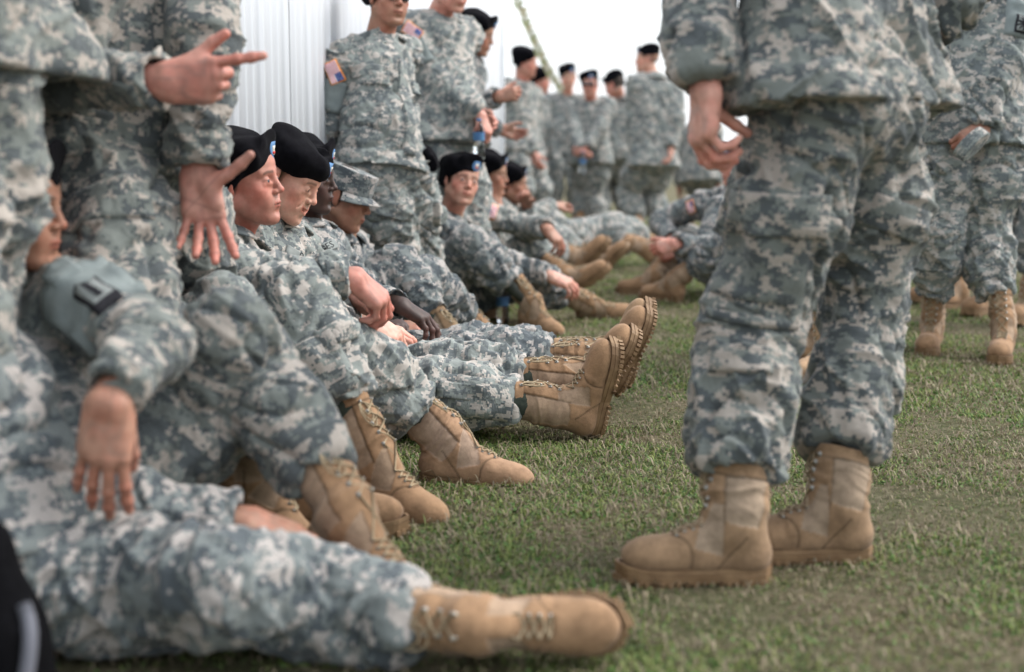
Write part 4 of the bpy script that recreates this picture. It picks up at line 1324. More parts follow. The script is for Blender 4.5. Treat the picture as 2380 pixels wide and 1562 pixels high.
near_big()
def gesturer():
    P = W(280, 330, 3.12); Nn = W(355, -200, 3.09)
    f = nrm(V(.85, -.35, 0))
    a = person('standing soldier gesturing with both hands, one finger pointing, palm open', P, Nn, f, W(430, -390, 2.92), nrm(V(.8, -.3, -.3)),
        shR=W(245, -120, 2.93), shL=W(470, -150, 3.12),
        armR=D(w=W(372, 190, 2.74), e=(90, 195), hand=D(dir=cd(.96, .02, .12), back=cd(-.12, -.1, 1), curl=((6, 8, 6), (84, 92, 50), (88, 95, 50), (90, 96, 50)), spread=(6, 0, 0, 0), thumb=(34, 8, -4, 6), sc=1.04)),
        armL=D(w=W(462, 388, 2.98), e=(468, 125), hand=D(dir=cd(.10, -1, .10), back=cd(-.05, -.15, -1), curl=((8, 12, 8), (20, 16, 10), (26, 16, 10), (14, 14, 10)), spread=(18, 6, -5, -20), thumb=(112, 16, -8, -6), sc=1.02)),
        legR=D(a=W(345, 1120, 3.08), k=(300, 760), noboot=False), legL=D(a=W(480, 1090, 3.28), k=(440, 700)),
        det=2, sc=1.03, bag=1.2, hem=-.05, hw=.02, tone='ruddy', mat=CAMO, hat='beret', amp=1.2, jr=1.05)
    sew(a, 'pocket_flap', 'thR', .55, cd(.3, 0, 1), .19, .08, off=.01, rot=0)
    sew(a, 'cuff_tab', 'faR', .85, cd(0, -.6, .8), .06, .05, off=.006)
    # wedding ring
    arm = a['arms'][1]
    return a
gesturer()
def leftmost():
    P = W(-150, 150, 2.45); Nn = W(-150, -560, 2.4)
    person('blurred standing soldier cut off by the left edge, nearest of the standing men', P, Nn, nrm(V(.9, -.2, 0)), None, None,
        armR=D(w=W(-330, 120, 2.3), pole=-EAST, nohand=True), armL=D(w=W(-120, 120, 2.8), pole=-EAST, nohand=True),
        legR=D(a=W(-100, 1290, 2.5), k=(-110, 780)), legL=D(a=W(-90, 1230, 2.7), k=(-100, 760)), det=2, bag=1.12, hem=.0, hw=.12, mat=CAMO, amp=1.2, collar=False, hat='none0', jr=1.1)
leftmost()
# --- seated row, nearest first
def seat_D0():
    P = WG(60, 1330, .14); 
    P = W(30, 1335, 2.46); Nn = W(-40, 790, 2.52)
    a = person('blurred soldier in the bottom left corner, leg stretched along the grass, boot rolled outward', P, Nn, nrm(V(1, -.1, 0)), None, None,
        armR=D(w=W(-300, 1250, 2.3), pole=-EAST, nohand=True), armL=D(w=W(560, 1212, 2.56), e=(220, 1165), hand=D(dir=cd(.95, -.30, .05), back=cd(.1, 1, .3), curl=((20, 30, 20),) * 4, thumb=(25, 20, 10, 12))),
        legR=D(a=W(1120, 1452, 2.33), k=(610, 1400), toe=tuple(cd(1, .05, .25)), up=cd(-.25, .25, 1), hem=.11, det=3, style=0, amp=1.15),
        legL=D(a=W(1000, 1430, 2.60), k=(560, 1375), toe=tuple(cd(1, .15, 0)), up=cd(-.3, 1, .3), det=1),
        det=2, bag=.92, seat=True, hem=.02, mat=CAMO2, tone='tan', collar=False, hat='none0', amp=1.3, sc=1.03)
    sew(a, 'sleeve_patch', 'uaR', .35, cd(.5, .2, 1), .12, .13, off=.012)
seat_D0()
def seat_D1():
    P = W(290, 1195, 2.78); Nn = W(85, 650, 2.80)
    a = person('seated soldier at the left, hand hanging over his lap, face half hidden', P, Nn, nrm(V(.95, -.2, 0)), W(20, 486, 2.70), cd(.98, -.10, .08),
        shR=W(165, 685, 2.70),
        armR=D(w=W(258, 918, 2.34), eabs=W(352, 800, 2.50), hand=D(dir=cd(-.12, -1, .12), back=cd(.12, .15, 1), curl=((12, 14, 10), (16, 14, 10), (18, 16, 10), (14, 16, 12)), spread=(10, 3, -3, -9), thumb=(18, 35, 8, 10), sc=1.08)),
        armL=D(w=W(470, 900, 2.95), e=(430, 780)),
        legR=D(a=W(822, 1215, 2.66), k=(625, 790), toe=(1085, 1395), hem=.12, style=1, amp=.9, flat=False, up=cd(.3, 1, .3)),
        legL=D(a=W(605, 1090, 3.02), k=(520, 800), toe=(760, 1225), flat=False, hem=.14, style=1),
        det=3, bag=1.0, legbag=(.98, .9), sc=.97, seat=True, hem=.03, mat=CAMO, tone='tan', amp=1.1, badge=False)
    n = cd(.15, .55, 1)
    p = sew(a, 'sleeve_patch', 'uaR', .42, n, .155, .14, off=.012, nx=10)
    q = sew(a, 'sleeve_patch', 'uaR', .62, n, .055, .085, off=.019, mat=BLACKTHREAD, thick=.003)
    sew(a, 'sleeve_patch', 'uaR', .62, n, .042, .070, off=.022, mat=TAPE, thick=.002)
    sew(a, 'sleeve_patch', 'uaR', .62, n, .012, .060, off=.024, mat=BLACKTHREAD, thick=.002)
    sew(a, 'sleeve_patch', 'uaR', .18, n, .06, .06, off=.018, thick=.004)
    sew(a, 'cuff_tab', 'faR', .88, cd(.8, 0, .6), .05, .05, off=.008)
seat_D1()
def seat_E():
    P = W(520, 968, 3.74); Nn = W(530, 552, 3.86)
    a = person('red-cheeked seated soldier in a high black beret looking right, forearm across his raised knee', P, Nn, nrm(V(1, -.1, 0)), W(563, 427, 3.80), cd(1, .04, .20), cd(-.10, 1, .05),
        armR=D(w=W(812, 640, 3.50), e=(575, 655), hand=D(dir=cd(.60, -.55, -.2), back=cd(.55, .75, .35), curl=((30, 45, 25), (40, 50, 28), (48, 52, 30), (52, 55, 30)), spread=4, thumb=(20, 30, 12, 14), sc=1.02)),
        armL=D(w=W(815, 690, 3.75), e=(640, 760), hand=D(dir=cd(.7, -.2, .5), back=cd(.4, .6, -.6), curl=((40, 50, 25), (45, 55, 28), (50, 55, 30), (52, 55, 30)), spread=3, thumb=(15, 20, 10, 14))),
        legR=D(a=W(878, 1075, 3.38), k=(695, 735), toe=(1070, 1160), hem=.165, flat=False, up=cd(.5, 1, .25), amp=1.2, boot=D(sock=True)),
        legL=D(a=W(1055, 1035, 3.70), k=(800, 820), toe=tuple(cd(1, -.12, .10)), hem=.13, flat=False, up=cd(.35, 1, -.05), boot=D(tan=(1.18, 1.2, 1.3))),
        det=3, bag=1.16, seat=True, hem=.03, mat=CAMO3, tone='ruddy', hface=D(stubble=.5, nose=1.05, jaw=1.05), amp=1.0)
    sew(a, 'cuff_tab', 'faR', .86, cd(.1, .3, 1), .05, .045)
    sew(a, 'pocket_flap', 'thR', .55, cd(.3, .1, 1), .17, .075, off=.010)
    sew(a, 'pocket', 'shR', .42, cd(.1, .0, 1), .12, .15, off=.006)
    sew(a, 'pocket_flap', 'shR', .28, cd(.7, .2, .7), .11, .05)
seat_E()
def seat_X():
    person('soldier seated behind the gesturing man, only the top of his black beret showing', W(330, 1050, 3.45), W(352, 570, 3.5), nrm(V(1, -.1, 0)), W(372, 440, 3.45), cd(1, -.1, .1),
        armR=D(w=W(500, 760, 3.3), pole=-UP, nohand=True), armL=D(w=W(500, 740, 3.6), pole=-UP, nohand=True), legR=D(a=W(720, 1120, 3.2), pole=UP, boot=D()), legL=D(a=W(700, 1060, 3.6), pole=UP),
        det=1, bag=1.05, seat=True, hem=.03, mat=CAMO3, tone='fair')
seat_X()
def seat_F():
    P = W(675, 925, 4.33); Nn = W(636, 525, 4.38)
    a = person('smiling seated soldier in a wide black beret looking down, legs crossed on the grass', P, Nn, nrm(V(1, -.05, 0)), W(668, 418, 4.26), cd(.85, -.46, .26), cd(.45, .88, .0),
        armR=D(w=W(850, 740, 4.12), e=(655, 790), hand=D(dir=cd(.8, -.6, .1), back=cd(.3, .8, .5), curl=GRIP)),
        armL=D(w=W(855, 765, 4.45), e=(760, 720), hand=D(dir=cd(1, -.1, .1), back=cd(.1, 1, .2), curl=RELAX)),
        legR=D(a=W(1322, 945, 4.20), k=(985, 905), toe=tuple(cd(.22, 1, .05)), up=cd(-1, .25, .25), hem=.155, det=3, boot=D(sock=True)),
        legL=D(a=W(1335, 878, 4.34), k=(985, 850), toe=tuple(cd(.52, .92, -.02)), up=cd(-.85, .55, .25), hem=.155, det=3, boot=D(sock=True)),
        det=3, bag=1.12, seat=True, hem=.03, mat=CAMO3, tone='light', hrot=52, hface=D(smile=.9, hairc=(.10, .07, .045), jaw=1.03, nose=1.05, open_eye=0), amp=1.0)
    sew(a, 'name_tape', 'to', .24, cd(.7, .3, 1), .10, .03, text='R', size=.03, rot=-30, off=.012)
    sew(a, 'pocket', 'shR', .42, cd(0, .1, 1), .17, .12, rot=-90, off=.006)
    sew(a, 'pocket_flap', 'shR', .25, cd(0, .25, 1), .13, .05, rot=-90)
seat_F()
def seat_G():
    P = W(800, 888, 4.85); Nn = W(700, 525, 4.86)
    a = person('seated soldier in a beret between the smiling one and the patrol cap', P, Nn, nrm(V(1, -.05, 0)), W(708, 416, 4.78), cd(.98, -.10, .14), cd(.0, 1, .05),
        armR=D(w=W(925, 705, 4.62), e=(790, 680), hand=D(dir=cd(.85, -.5, .1), back=cd(.4, .9, .1), curl=((20, 25, 15), (25, 28, 15), (30, 30, 18), (30, 30, 18)), spread=7)),
        armL=D(w=W(905, 745, 4.95), e=(850, 700)),
        legR=D(a=W(1388, 838, 4.60), k=(1060, 835), toe=tuple(cd(.42, .95, 0)), up=cd(-.9, .42, .2), hem=.15, det=2),
        legL=D(a=W(1405, 826, 4.78), k=(1080, 800), toe=tuple(cd(.30, .98, .0)), up=cd(-.95, .3, .1), hem=.15, det=2, boot=D(tan=(1.05, 1.12, 1.15), suede=1.1)),
        det=2, bag=1.12, seat=True, hem=.03, mat=CAMO2, tone='dark', hface=D(hairc=(.01, .008, .007)), amp=.9)
    sew(a, 'name_tape', 'to', .20, cd(.5, .35, 1), .12, .032, text='DES', size=.032, rot=12, off=.012)
seat_G()
def seat_H():
    P = W(775, 800, 5.45); Nn = W(785, 545, 5.42)
    a = person('seated soldier in a camouflage patrol cap looking down, right knee raised', P, Nn, nrm(V(1, -.05, 0)), W(799, 460, 5.32), cd(.93, -.34, .16), cd(.25, .95, .0),
        armR=D(w=W(905, 762, 5.15), e=(800, 720), hand=D(dir=cd(1, -.02, .1), back=cd(.2, .8, .5), curl=((25, 30, 20), (30, 32, 20), (34, 34, 20), (36, 36, 20)), spread=4, thumb=(25, 12, 10, 10))),
        armL=D(w=W(930, 700, 5.7), e=(860, 680)),
        legR=D(a=W(1060, 800, 5.35), k=(975, 615), toe=(1150, 850), hem=.17, boot=D(sock=True, tan=(.85, .92, .95))),
        legL=D(a=W(1120, 790, 5.8), k=(1010, 640), toe=(1200, 800)),
        det=2, bag=1.15, seat=True, hem=.03, mat=CAMO2, tone='tan', hat='cap', sc=.94, hface=D(female=1, hairc=(.02, .015, .012)), amp=1.0)
seat_H()
def seat_J():
    P = W(1010, 690, 7.1); Nn = W(1046, 500, 7.05)
    a = person('seated soldier turning his face to the camera, beret tilted, one knee raised', P, Nn, nrm(V(1, -.15, 0)), W(1072, 424, 6.95), cd(.42, .02, .9), cd(.22, .97, 0),
        armR=D(w=W(1275, 640, 6.9), e=(1120, 590), hand=D(dir=cd(.85, -.35, .1), back=cd(.2, .85, .4), curl=RELAX, spread=6)),
        armL=D(w=W(1165, 620, 7.3), e=(1120, 560)),
        legR=D(a=W(1243, 716, 6.72), k=(1088, 575), toe=(1345, 757), hem=.165, flat=False, up=cd(.3, 1, .2), boot=D(sock=True), det=2),
        legL=D(a=W(1375, 708, 7.2), k=(1210, 645), toe=tuple(cd(1, .08, .1)), up=cd(-.1, .8, .6), hem=.16, det=2),
        det=1, bag=1.12, seat=True, hem=.03, mat=CAMO2, tone='fair', amp=1.1, hface=D(smile=0))
seat_J()
def seat_K():
    a = person('seated soldier leaning behind the man with the tilted beret, boot soles showing', W(1090, 660, 8.1), W(1140, 480, 8.1), nrm(V(1, -.1, 0)), W(1137, 408, 8.1), cd(1, -.1, .2), 
        armR=D(w=W(1268, 528, 7.7), e=(1195, 520), hand=D(dir=cd(.6, -.7, .2), back=cd(.5, .5, .5))),
        legR=D(a=W(1318, 640, 7.9), k=(1195, 572), toe=tuple(cd(.85, .6, .1)), up=cd(-.5, .8, .2), hem=.16),
        legL=D(a=W(1330, 595, 8.4), k=(1210, 585), toe=tuple(cd(.7, .75, 0)), up=cd(-.6, .8, .2), hem=.16),
        det=1, bag=1.12, seat=True, hem=.03, mat=CAMO3, tone='tan')
    sew(a, 'flag_patch' if 0 else 'flag', 'uaR', .22, cd(-.1, .4, 1), .055, .09, turn=True)
    a = person('soldier seated farther along in a black beret, profile to the right, hands on his knees', W(1150, 600, 9.1), W(1180, 475, 9.1), nrm(V(1, -.1, 0)), W(1187, 430, 9.0), cd(1, -.1, .12),
        armR=D(w=W(1225, 480, 8.8), e=(1205, 530)), armL=D(w=W(1282, 482, 9.2), e=(1235, 500)),
        legR=D(a=W(1380, 602, 9.0), k=(1270, 545), toe=tuple(cd(.7, .7, 0)), up=cd(-.6, .7, 0)), legL=D(a=W(1400, 590, 9.3), k=(1290, 530), toe=tuple(cd(.7, .7, 0)), up=cd(-.6, .7, 0)),
        det=0, bag=1.1, seat=True, hem=.03, mat=CAMO3, tone='tan')
    a = person('soldier lying back on the grass with legs stretched out, far end of the seated row', W(1290, 570, 10.2), W(1180, 520, 10.3), nrm(V(.5, 0, 1)), None, None,
        armR=D(w=W(1260, 560, 10.0), pole=V(0, 0, -1)), armL=D(w=W(1260, 540, 10.5), pole=V(0, 0, -1)),
        legR=D(a=W(1500, 576, 10.0), k=(1400, 540), toe=tuple(cd(.5, .8, 0)), up=cd(-1, .3, 0)), legL=D(a=W(1530, 570, 10.5), k=(1420, 530), toe=tuple(cd(.5, .8, 0)), up=cd(-1, .3, 0)),
        det=0, bag=1.2, seat=True, hem=.0, mat=CAMO3, collar=False, hat='none0')
seat_K()
def seat_L():
    a = person('soldier sitting on the grass facing left, hands clasped over crossed boots, half hidden', W(1700, 640, 8.3), W(1722, 440, 8.4), nrm(V(-1, -.25, 0)), W(1715, 385, 8.3), cd(-1, -.1, .3),
        armL=D(w=W(1572, 566, 7.9), e=(1640, 560), hand=D(dir=cd(-1, -.3, .1), curl=GRIP)), armR=D(w=W(1562, 556, 8.4), e=(1560, 500), hand=D(dir=cd(-.3, -1, .1), curl=GRIP)),
        shR=W(1632, 475, 8.5), shL=W(1670, 482, 8.2),
        legL=D(a=W(1562, 650, 8.0), k=(1655, 590), toe=(1480, 672), hem=.14), legR=D(a=W(1520, 640, 8.4), k=(1590, 560), toe=(1445, 662), hem=.14),
        det=1, bag=1.1, seat=True, hem=.03, mat=CAMO2, tone='pink')
    sew(a, 'flag', 'uaR', .15, cd(.2, .3, 1), .05, .08, turn=True, off=.014)
seat_L()
# --- standing along the wall
def stand_M():
    f = nrm(V(.75, -.66, 0))
    a = person('standing soldier in sunglasses leaning on the wall, hands behind the back, flag patch', W(888, 385, 6.02), W(880, 95, 6.1), f, W(903, -2, 6.05), cd(.55, -.06, .85), cd(.06, 1, 0),
        armR=D(w=W(815, 392, 6.22), eabs=W(757, 292, 6.02), nohand=True), armL=D(w=W(890, 390, 6.45), pole=-f, nohand=True), shR=W(793, 140, 5.98), shL=W(945, 125, 6.3),
        legR=D(a=W(905, 800, 6.3), k=(925, 590), toe=tuple(f)), legL=D(a=W(985, 800, 6.4), k=(975, 590), toe=tuple(f)),
        det=2, bag=1.22, hem=-.04, tone='tan', mat=CAMO3, sc=1.0, hface=D(female=0, jaw=.95, hairc=(.02, .015, .012)), jr=1.0, amp=1.25, belly=.02)
    sew(a, 'sleeve_patch', 'uaR', .55, cd(-.2, 0, 1), .125, .13, off=.010, rot=0)
    sew(a, 'flag', 'uaR', .20, cd(-.05, .2, 1), .095, .062, off=.013, rot=-50)
    sew(a, 'pocket_flap', 'to', .34, f + cd(-.5, 0, .2), .13, .05, dx=.0, off=.012)
    for s_ in (-1, 1): sew(a, 'pocket_flap', 'to', .40, a['sface'] + a['srt'] * s_ * .55, .13, .055, dx=s_ * .07, off=.012, thick=.01)
    sew(a, 'placket', 'to', .60, a['sface'], .055, .42, off=.012, thick=.012, nx=14, mat=a['mat'])
    M = a['Mh']; hd = a['head']
    g = mk('sunglasses', hd + (np.array([(s * .032 + math.cos(t) * .026 * (1 if s > 0 else 1), .098 - abs(s * .032 + math.cos(t) * .026) * .28 + k * .003, .008 + math.sin(t) * .018) for k in (0, 1) for s in (-1, 1) for t in np.linspace(0, 2 * math.pi, 16, endpoint=False)])) @ M.T,
           [tuple(range(o, o + 16)) for o in (0, 16, 32, 48)] + [(a_ + i, a_ + (i + 1) % 16, b_ + (i + 1) % 16, b_ + i) for a_, b_ in ((0, 32), (16, 48)) for i in range(16)], LENS, a['root'], smooth=False)
    tv, tq = join([tube(hd + np.array([(s * .056, .085, .012), (s * .078, .05, .012), (s * .082, -.01, .010)]) @ M.T, .0028, 5) for s in (-1, 1)] + [tube(hd + np.array([(-.008, .099, .013), (.008, .099, .013)]) @ M.T, .002, 5)])
    mk('glasses_frame', tv, tq, LENS, g)
    # the beret tucked in her trouser pocket is a thing of its own
    bv, bq = beret_mesh(.009)
    Mx = frame(cd(.1, -.2, 1), cd(.95, .2, .1))
    tag(mk('beret', W(968, 382, 6.1) + (bv * .62) @ Mx.T, bq, BERET), "folded black beret tucked at the hip of the soldier in sunglasses", 'beret')
stand_M()
def stand_N():
    f = nrm(V(.8, -.6, 0))
    a = person('standing soldier holding a water bottle behind the one in sunglasses by the wall', W(1030, 330, 7.2), W(1015, 45, 7.2), f, W(1050, -30, 7.1), cd(.6, -.3, .7),
        armR=D(w=W(1112, 262, 7.05), e=(1010, 240), hand=D(dir=cd(.35, -.9, .1), back=cd(.8, 0, .5), curl=GRIP)), armL=D(w=W(1110, 260, 7.4), pole=-f),
        legR=D(a=W(1030, 745, 7.1), k=(1040, 530)), legL=D(a=W(1080, 745, 7.3), k=(1085, 520)), det=1, bag=1.25, mat=CAMO3, tone='pink', jr=1.12, hw=.02, sc=1.04, belly=.06, hface=D(jaw=1.2), hem=-.02)
    sew(a, 'sleeve_patch', 'uaR', .5, cd(-.2, 0, 1), .11, .12, off=.010)
    sew(a, 'flag', 'uaR', .16, cd(.0, .3, 1), .095, .062, off=.013, rot=-60)
    bottle(W(1113, 322, 6.93), .9, 'clear plastic water bottle held low by a standing soldier near the wall', True)
    person('soldier mostly hidden between the wall and the soldier in sunglasses', W(845, 330, 8.1), W(835, 60, 8.1), f, W(850, -20, 8.0), cd(.8, 0, .5), det=0, mat=CAMO3, jr=1.1, sc=1.05)
    a = person('standing soldier in a black beret looking down to the right, arm stretched out', W(1075, 320, 8.6), W(1085, 130, 8.6), nrm(V(1, .1, 0)), W(1108, 82, 8.5), cd(.9, -.28, .25), cd(.15, 1, 0),
        armR=D(w=W(1155, 226, 8.2), e=(1100, 270), hand=D(dir=cd(.9, .2, .1), back=cd(-.1, .2, 1), curl=GRIP)), armL=D(w=W(1160, 300, 8.9), pole=V(0, 0, -1)), det=1, mat=CAMO2, tone='tan', sc=.99)
def bottle(c, s, label, tilt=False, group=None):
    t = empty('water_bottle', c, label, 'bottle', group)
    prof = [(.0, -.100), (.028, -.100), (.0315, -.094), (.0315, -.06), (.029, -.055), (.0315, -.05), (.0315, -.02), (.029, -.015), (.0315, -.01), (.0315, .035), (.026, .058), (.015, .078), (.0125, .083), (.0125, .095)]
    def lathe(pr, n=20):
        v = [(r * s * math.cos(2 * math.pi * k / n), r * s * math.sin(2 * math.pi * k / n), z * s) for r, z in pr for k in range(n)]
        q = [(i * n + k, i * n + (k + 1) % n, (i + 1) * n + (k + 1) % n, (i + 1) * n + k) for i in range(len(pr) - 1) for k in range(n)]
        return np.array(v) + c, np.array(q)
    mk('bottle_body', *lathe(prof), PET, t)
    mk('water', *lathe([(0, -.097), (.0285, -.097), (.0285, .0), (0, .0)]), WATER, t)
    mk('label', *lathe([(.0322, -.012), (.0326, .034)]), BLUELABEL, t)
    mk('cap', *lathe([(0, .108), (.0145, .107), (.0148, .092), (.012, .092)]), BLUELABEL, t)
def glassy(name, col, rough, ior):
    m, n, b = mat_new(name, rough, .5)
    b.inputs['Base Color'].default_value = (*col, 1); b.inputs['Transmission Weight'].default_value = 1; b.inputs['IOR'].default_value = ior; return m
PET = glassy('clear_plastic', (.92, .95, .97), .06, 1.18); WATER = glassy('water_fill', (.93, .96, .97), .0, 1.2)
BLUELABEL = noisy('blue_label_print', (.04, .09, .27), (.08, .22, .36), 22, .4, .4)
stand_N()
bottle(WG(1168, 752, .0) + V(0, 0, .1), 1.0, 'blue-labelled water bottle standing on the grass beside a tan boot')
# --- far group
def far():
    S = person
    a = S('standing soldier in profile facing right, flag on sleeve, at the end of the wall', W(1205, 330, 12.3), W(1212, 198, 12.3), nrm(V(.9, -.5, 0)), W(1220, 148, 12.25), cd(1, -.1, .2), cd(.05, 1, 0),
        armR=D(w=W(1236, 352, 12.2), e=(1215, 300)), det=0, mat=CAMO3, tone='pink', hairm=HAIR_GREY, jr=1.1, bag=1.1, sc=1.0)
    sew(a, 'flag', 'uaR', .15, cd(.1, .2, 1), .09, .06, rot=60, off=.014)
    S('soldier in a beret half hidden behind the profile man with the flag patch', W(1245, 345, 14), W(1245, 230, 14), nrm(V(.9, -.3, 0)), W(1254, 190, 14), cd(1, -.1, .3), det=0, mat=CAMO3, tone='pink', sc=.96)
    S('slim standing soldier facing the camera under a small beret, back of the group', W(1312, 345, 15.4), W(1318, 222, 15.4), nrm(V(.15, -1, 0)), W(1321, 180, 15.3), cd(.1, -.15, 1), det=0, mat=CAMO3, tone='light', sc=.99, bag=1.1)
    a = S('soldier in dark glasses and flashed beret facing the camera, bottle held at his waist', W(1372, 360, 14.0), W(1374, 238, 14.0), nrm(V(-.2, -1, 0)), W(1371, 198, 13.9), cd(-.25, -.05, 1), None or UP,
        armR=D(w=W(1350, 348, 13.7), e=(1328, 300), hand=D(dir=cd(.6, -.7, .3), curl=FIST)), armL=D(w=W(1362, 345, 13.7), e=(1412, 305), hand=D(dir=cd(-.8, -.6, .2), curl=FIST)), det=0, mat=CAMO3, tone='pink', jr=1.12, sc=.96, bag=1.15, legR=D(a=W(1345, 540, 14.0), pole=-UP), legL=D(a=W(1405, 545, 14.0), pole=-UP))
    M = a['Mh']
    v, q = box(a['head'] + M @ V(0, .088, .010), M, V(.062, .014, .018)); 
    mk('sunglasses', v, q, LENS, a['root'])
    bottle(W(1354, 378, 13.6), 1.0, 'water bottle held at the waist by the soldier in dark glasses')
    S('soldier with back turned and head bowed behind the man in dark glasses', W(1432, 350, 14.6), W(1440, 232, 14.6), nrm(V(-.3, .9, 0)), W(1428, 200, 14.5), cd(-.8, -.4, -.4), det=0, mat=CAMO3, tone='pink', sc=1.0, bag=1.1)
    S('tall soldier seen from behind with shaved neck, beret, right of the far group', W(1520, 365, 13.0), W(1520, 182, 13.0), nrm(V(-.45, .9, 0)), W(1503, 140, 13.0), cd(-.9, 0, -.1), det=0, mat=CAMO3, tone='light', jr=1.12, bag=1.2, sc=1.05, hface=D(buzz=.25), armR=D(w=W(1560, 345, 12.9), e=(1575, 275)), armL=D(w=W(1480, 350, 13.0), e=(1475, 280)))
    S('distant soldier standing partly behind the big man\'s hand', W(1625, 400, 15), W(1622, 295, 15), nrm(V(.3, .9, 0)), W(1640, 255, 15), cd(.5, 0, -.8), det=0, mat=CAMO3, tone='tan')
    # right-hand side
    f = nrm(V(-.35, -.94, 0))
    a = S('standing soldier behind on the right holding his cap, unit patch on the shoulder', W(2262, 300, 5.95), W(2285, -50, 5.95), f, W(2260, -150, 5.9), cd(-.4, 0, .9),
        armL=D(w=W(2290, 295, 5.78), e=(2365, 165), hand=D(dir=cd(-.85, -.6, .1), back=cd(.1, .35, 1), curl=GRIP, thumb=(20, 25, 20, 20))), armR=D(w=W(2140, 260, 5.8), pole=-f, nohand=True),
        legR=D(a=W(2165, 765, 6.12), k=(2180, 560), toe=(2150, 800)), legL=D(a=W(2332, 765, 5.85), k=(2290, 545), toe=(2322, 818)), shL=W(2350, -30, 5.9),
        det=2, mat=CAMO3, tone='tan', bag=1.18, sc=1.02, jr=1.08, amp=1.2, hem=-.08)
    c = cd(.35, .1, 1)
    sew(a, 'sleeve_patch', 'uaL', .52, c, .12, .15, off=.010)
    p = sew(a, 'sleeve_patch', 'uaL', .60, c, .062, .075, off=.015, mat=BLACKTHREAD, thick=.003)
    sew(a, 'sleeve_patch', 'uaL', .60, c, .048, .06, off=.018, mat=TAPE, thick=.002)
    for r_ in (0, 36, 72, 108, 144): sew(a, 'sleeve_patch', 'uaL', .60, c, .006, .058, off=.020, mat=BLACKTHREAD, thick=.002, rot=r_, nx=3)
    sew(a, 'name_tape', 'to', .20, f + cd(-.2, 0, .5), .13, .028, dx=.05, text='ARMY', size=.034, off=.010)
    cap1, cq, cap2, cq2 = cap_mesh(.007)
    Mx = frame(cd(-.7, -.7, .1), cd(.5, -.6, .6))
    k = tag(mk('patrol_cap', W(2237, 322, 5.66) + (cap1 * V(.42, .75, .62)) @ Mx.T, cq, CAMO3, cl=cap1[cq.ravel()] + 3), 'folded camouflage cap held in the hand of the right-hand soldier', 'cap')
    S('soldier at the right edge of the photo standing behind the one with the cap', W(2385, 290, 6.9), W(2390, 0, 6.9), nrm(V(-.5, -.8, 0)), W(2390, -90, 6.8), cd(-.5, 0, .8), det=1, mat=CAMO2, legR=D(a=W(2290, 700, 7.4), pole=-UP), legL=D(a=W(2390, 700, 7.0), pole=-UP), bag=1.2, jr=1.1)
    S('soldier mostly hidden behind the big standing man, pale boots between his legs', W(2020, 320, 5.45), W(2000, 0, 5.4), nrm(V(-.9, -.3, 0)), W(1990, -90, 5.4), cd(-1, 0, .3), det=1, mat=CAMO3, legL=D(a=W(1925, 815, 5.4), pole=-EAST, toe=(1870, 850), det=1, boot=D(tan=(1.3, 1.4, 1.5))), legR=D(a=W(1905, 790, 5.75), pole=-EAST, toe=(1870, 810), det=1), bag=1.1)
    S('distant soldier whose boots show beside the big man on the right', W(2200, 350, 8.0), W(2200, 130, 8.0), nrm(V(-.6, -.6, 0)), None, None, det=0, mat=CAMO3, legL=D(a=W(2225, 695, 7.7), pole=-UP), legR=D(a=W(2170, 680, 8.0), pole=-UP), collar=False, hat='none0')
    S('soldier standing far right in the background, boots in the grass', W(2290, 345, 9.2), W(2300, 150, 9.2), nrm(V(-.8, -.5, 0)), W(2290, 90, 9.2), cd(-1, 0, .3), det=0, mat=CAMO2, legL=D(a=W(2255, 640, 9.0), pole=-UP), legR=D(a=W(2330, 650, 9.3), pole=-UP))
    S('far soldier at the right side whose trousers show between the standing men', W(2140, 350, 10.5), W(2140, 190, 10.5), nrm(V(-.8, -.5, 0)), W(2140, 140, 10.5), cd(-1, 0, .3), det=0, mat=CAMO3)
far()
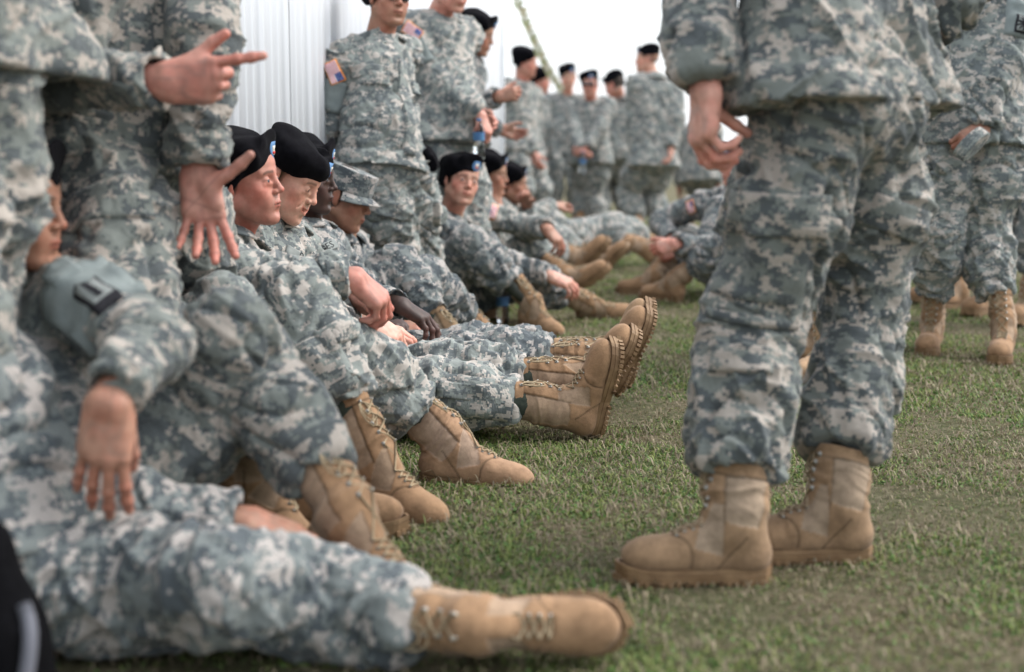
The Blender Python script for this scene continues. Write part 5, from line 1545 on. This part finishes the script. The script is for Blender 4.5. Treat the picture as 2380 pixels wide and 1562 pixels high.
# ------------------------------------------------------------------ small things
def smalls():
    # cardboard box on the grass
    t = empty('cardboard_box', WG(1118, 742, 0), 'low brown cardboard box on the grass by the raised knee', 'box')
    CB = noisy('cardboard', (.20, .12, .07), (.27, .17, .10), 12, .85)
    c = WG(1118, 742, 0) + V(0, .08, .055)
    for nm, o, s in (('front_panel', (0, -.085, 0), (.10, .003, .05)), ('back_panel', (0, .085, 0), (.10, .003, .05)), ('side_panel', (-.103, 0, 0), (.003, .088, .05)), ('side_panel', (.103, 0, 0), (.003, .088, .05)), ('lid', (0, 0, .054), (.108, .090, .003))):
        v, q = box(c + V(*o), np.eye(3), V(*s)); mk(nm, v, q, CB, t, smooth=False)
    # rope with small pennants
    t = empty('pennant_rope', W(1205, -10, 9.6), 'slack rope with small faded pennants crossing the pale sky', 'rope')
    A, B = W(1196, -25, 9.6), W(1306, 208, 14.2)
    R_M = noisy('pale_rope', (.35, .34, .26), (.48, .47, .38), 80, .9)
    P = [A + (B - A) * s - UP * .25 * s * (1 - s) for s in np.linspace(0, 1, 24)]
    mk('rope', *tube(P, .011, 6), R_M, t)
    for i, s in enumerate(np.linspace(.03, .97, 26)):
        p = A + (B - A) * s - UP * .25 * s * (1 - s); a = rng.uniform(-.5, .5)
        d = nrm(V(1, .3 * a, .0)) * .045; l = rng.uniform(.05, .11)
        w_ = nrm(np.cross(d, UP)) * .0015
        v = np.array([p - d + w_, p + d + w_, p - UP * l + d * a + w_, p - d - w_, p + d - w_, p - UP * l + d * a - w_])
        mk('pennant', v, [(0, 1, 2), (5, 4, 3), (0, 3, 4, 1), (1, 4, 5, 2), (2, 5, 3, 0)], PENN[i % 3], t, smooth=False)
    # black kit bag in the near left corner
    t = empty('kit_bag', WG(-20, 1560, 0) + V(0, .0, 0), 'black kit bag with a pale piped edge in the bottom left corner', 'bag')
    BK = noisy('black_nylon', (.0025, .0025, .003), (.005, .005, .006), 60, .95, .04)
    f = Field(); c = W(-85, 1500, 1.92)
    f.ell(c + V(0, 0, -.02), (.125, .10, .16), .03); f.cone(c + V(-.05, 0, .09), c + V(.0, .02, .13), .06, .05, .05); f.plane((0, 0, .012), (0, 0, -1), .01)
    v, q = f.mesh(.008); n = vnormals(v, q); v = v + n * (vnoise(v[:, 0] * 18, v[:, 1] * 18, v[:, 2] * 18) * .008)[:, None]
    b = mk('bag_body', v, q, BK, t); bv = bvh_of(v, q)
    pts = []
    for a in np.linspace(-.9, .75, 14):
        o = c + V(.3, -.10 - .1 * a, .13 - .17 * (a + .9) / 1.65 * 1.5 + .05); h_ = bv.ray_cast(Vector(o), Vector(nrm(c - o) * V(1, 1, .2)), .6)
        if h_[0] is not None: pts.append(V(*h_[0]) + V(.004, -.003, 0))
    if len(pts) > 3: mk('piping', *tube(pts[5:], .010, 6), plain('pale_grey_piping', (.13, .135, .16), .8), t)
PENN = [plain('pennant_pale', (.60, .60, .50), .8), plain('pennant_olive', (.36, .38, .22), .8), plain('pennant_straw', (.52, .48, .33), .8)]
smalls()
DENS = 1.0
ground(); grass()
print('script time %.1f' % (time.time() - T0), 'tris', sum(sum(len(p.vertices) - 2 for p in o.data.polygons) for o in scene.objects if o.type == 'MESH' and len(o.data.polygons) < 2000) )
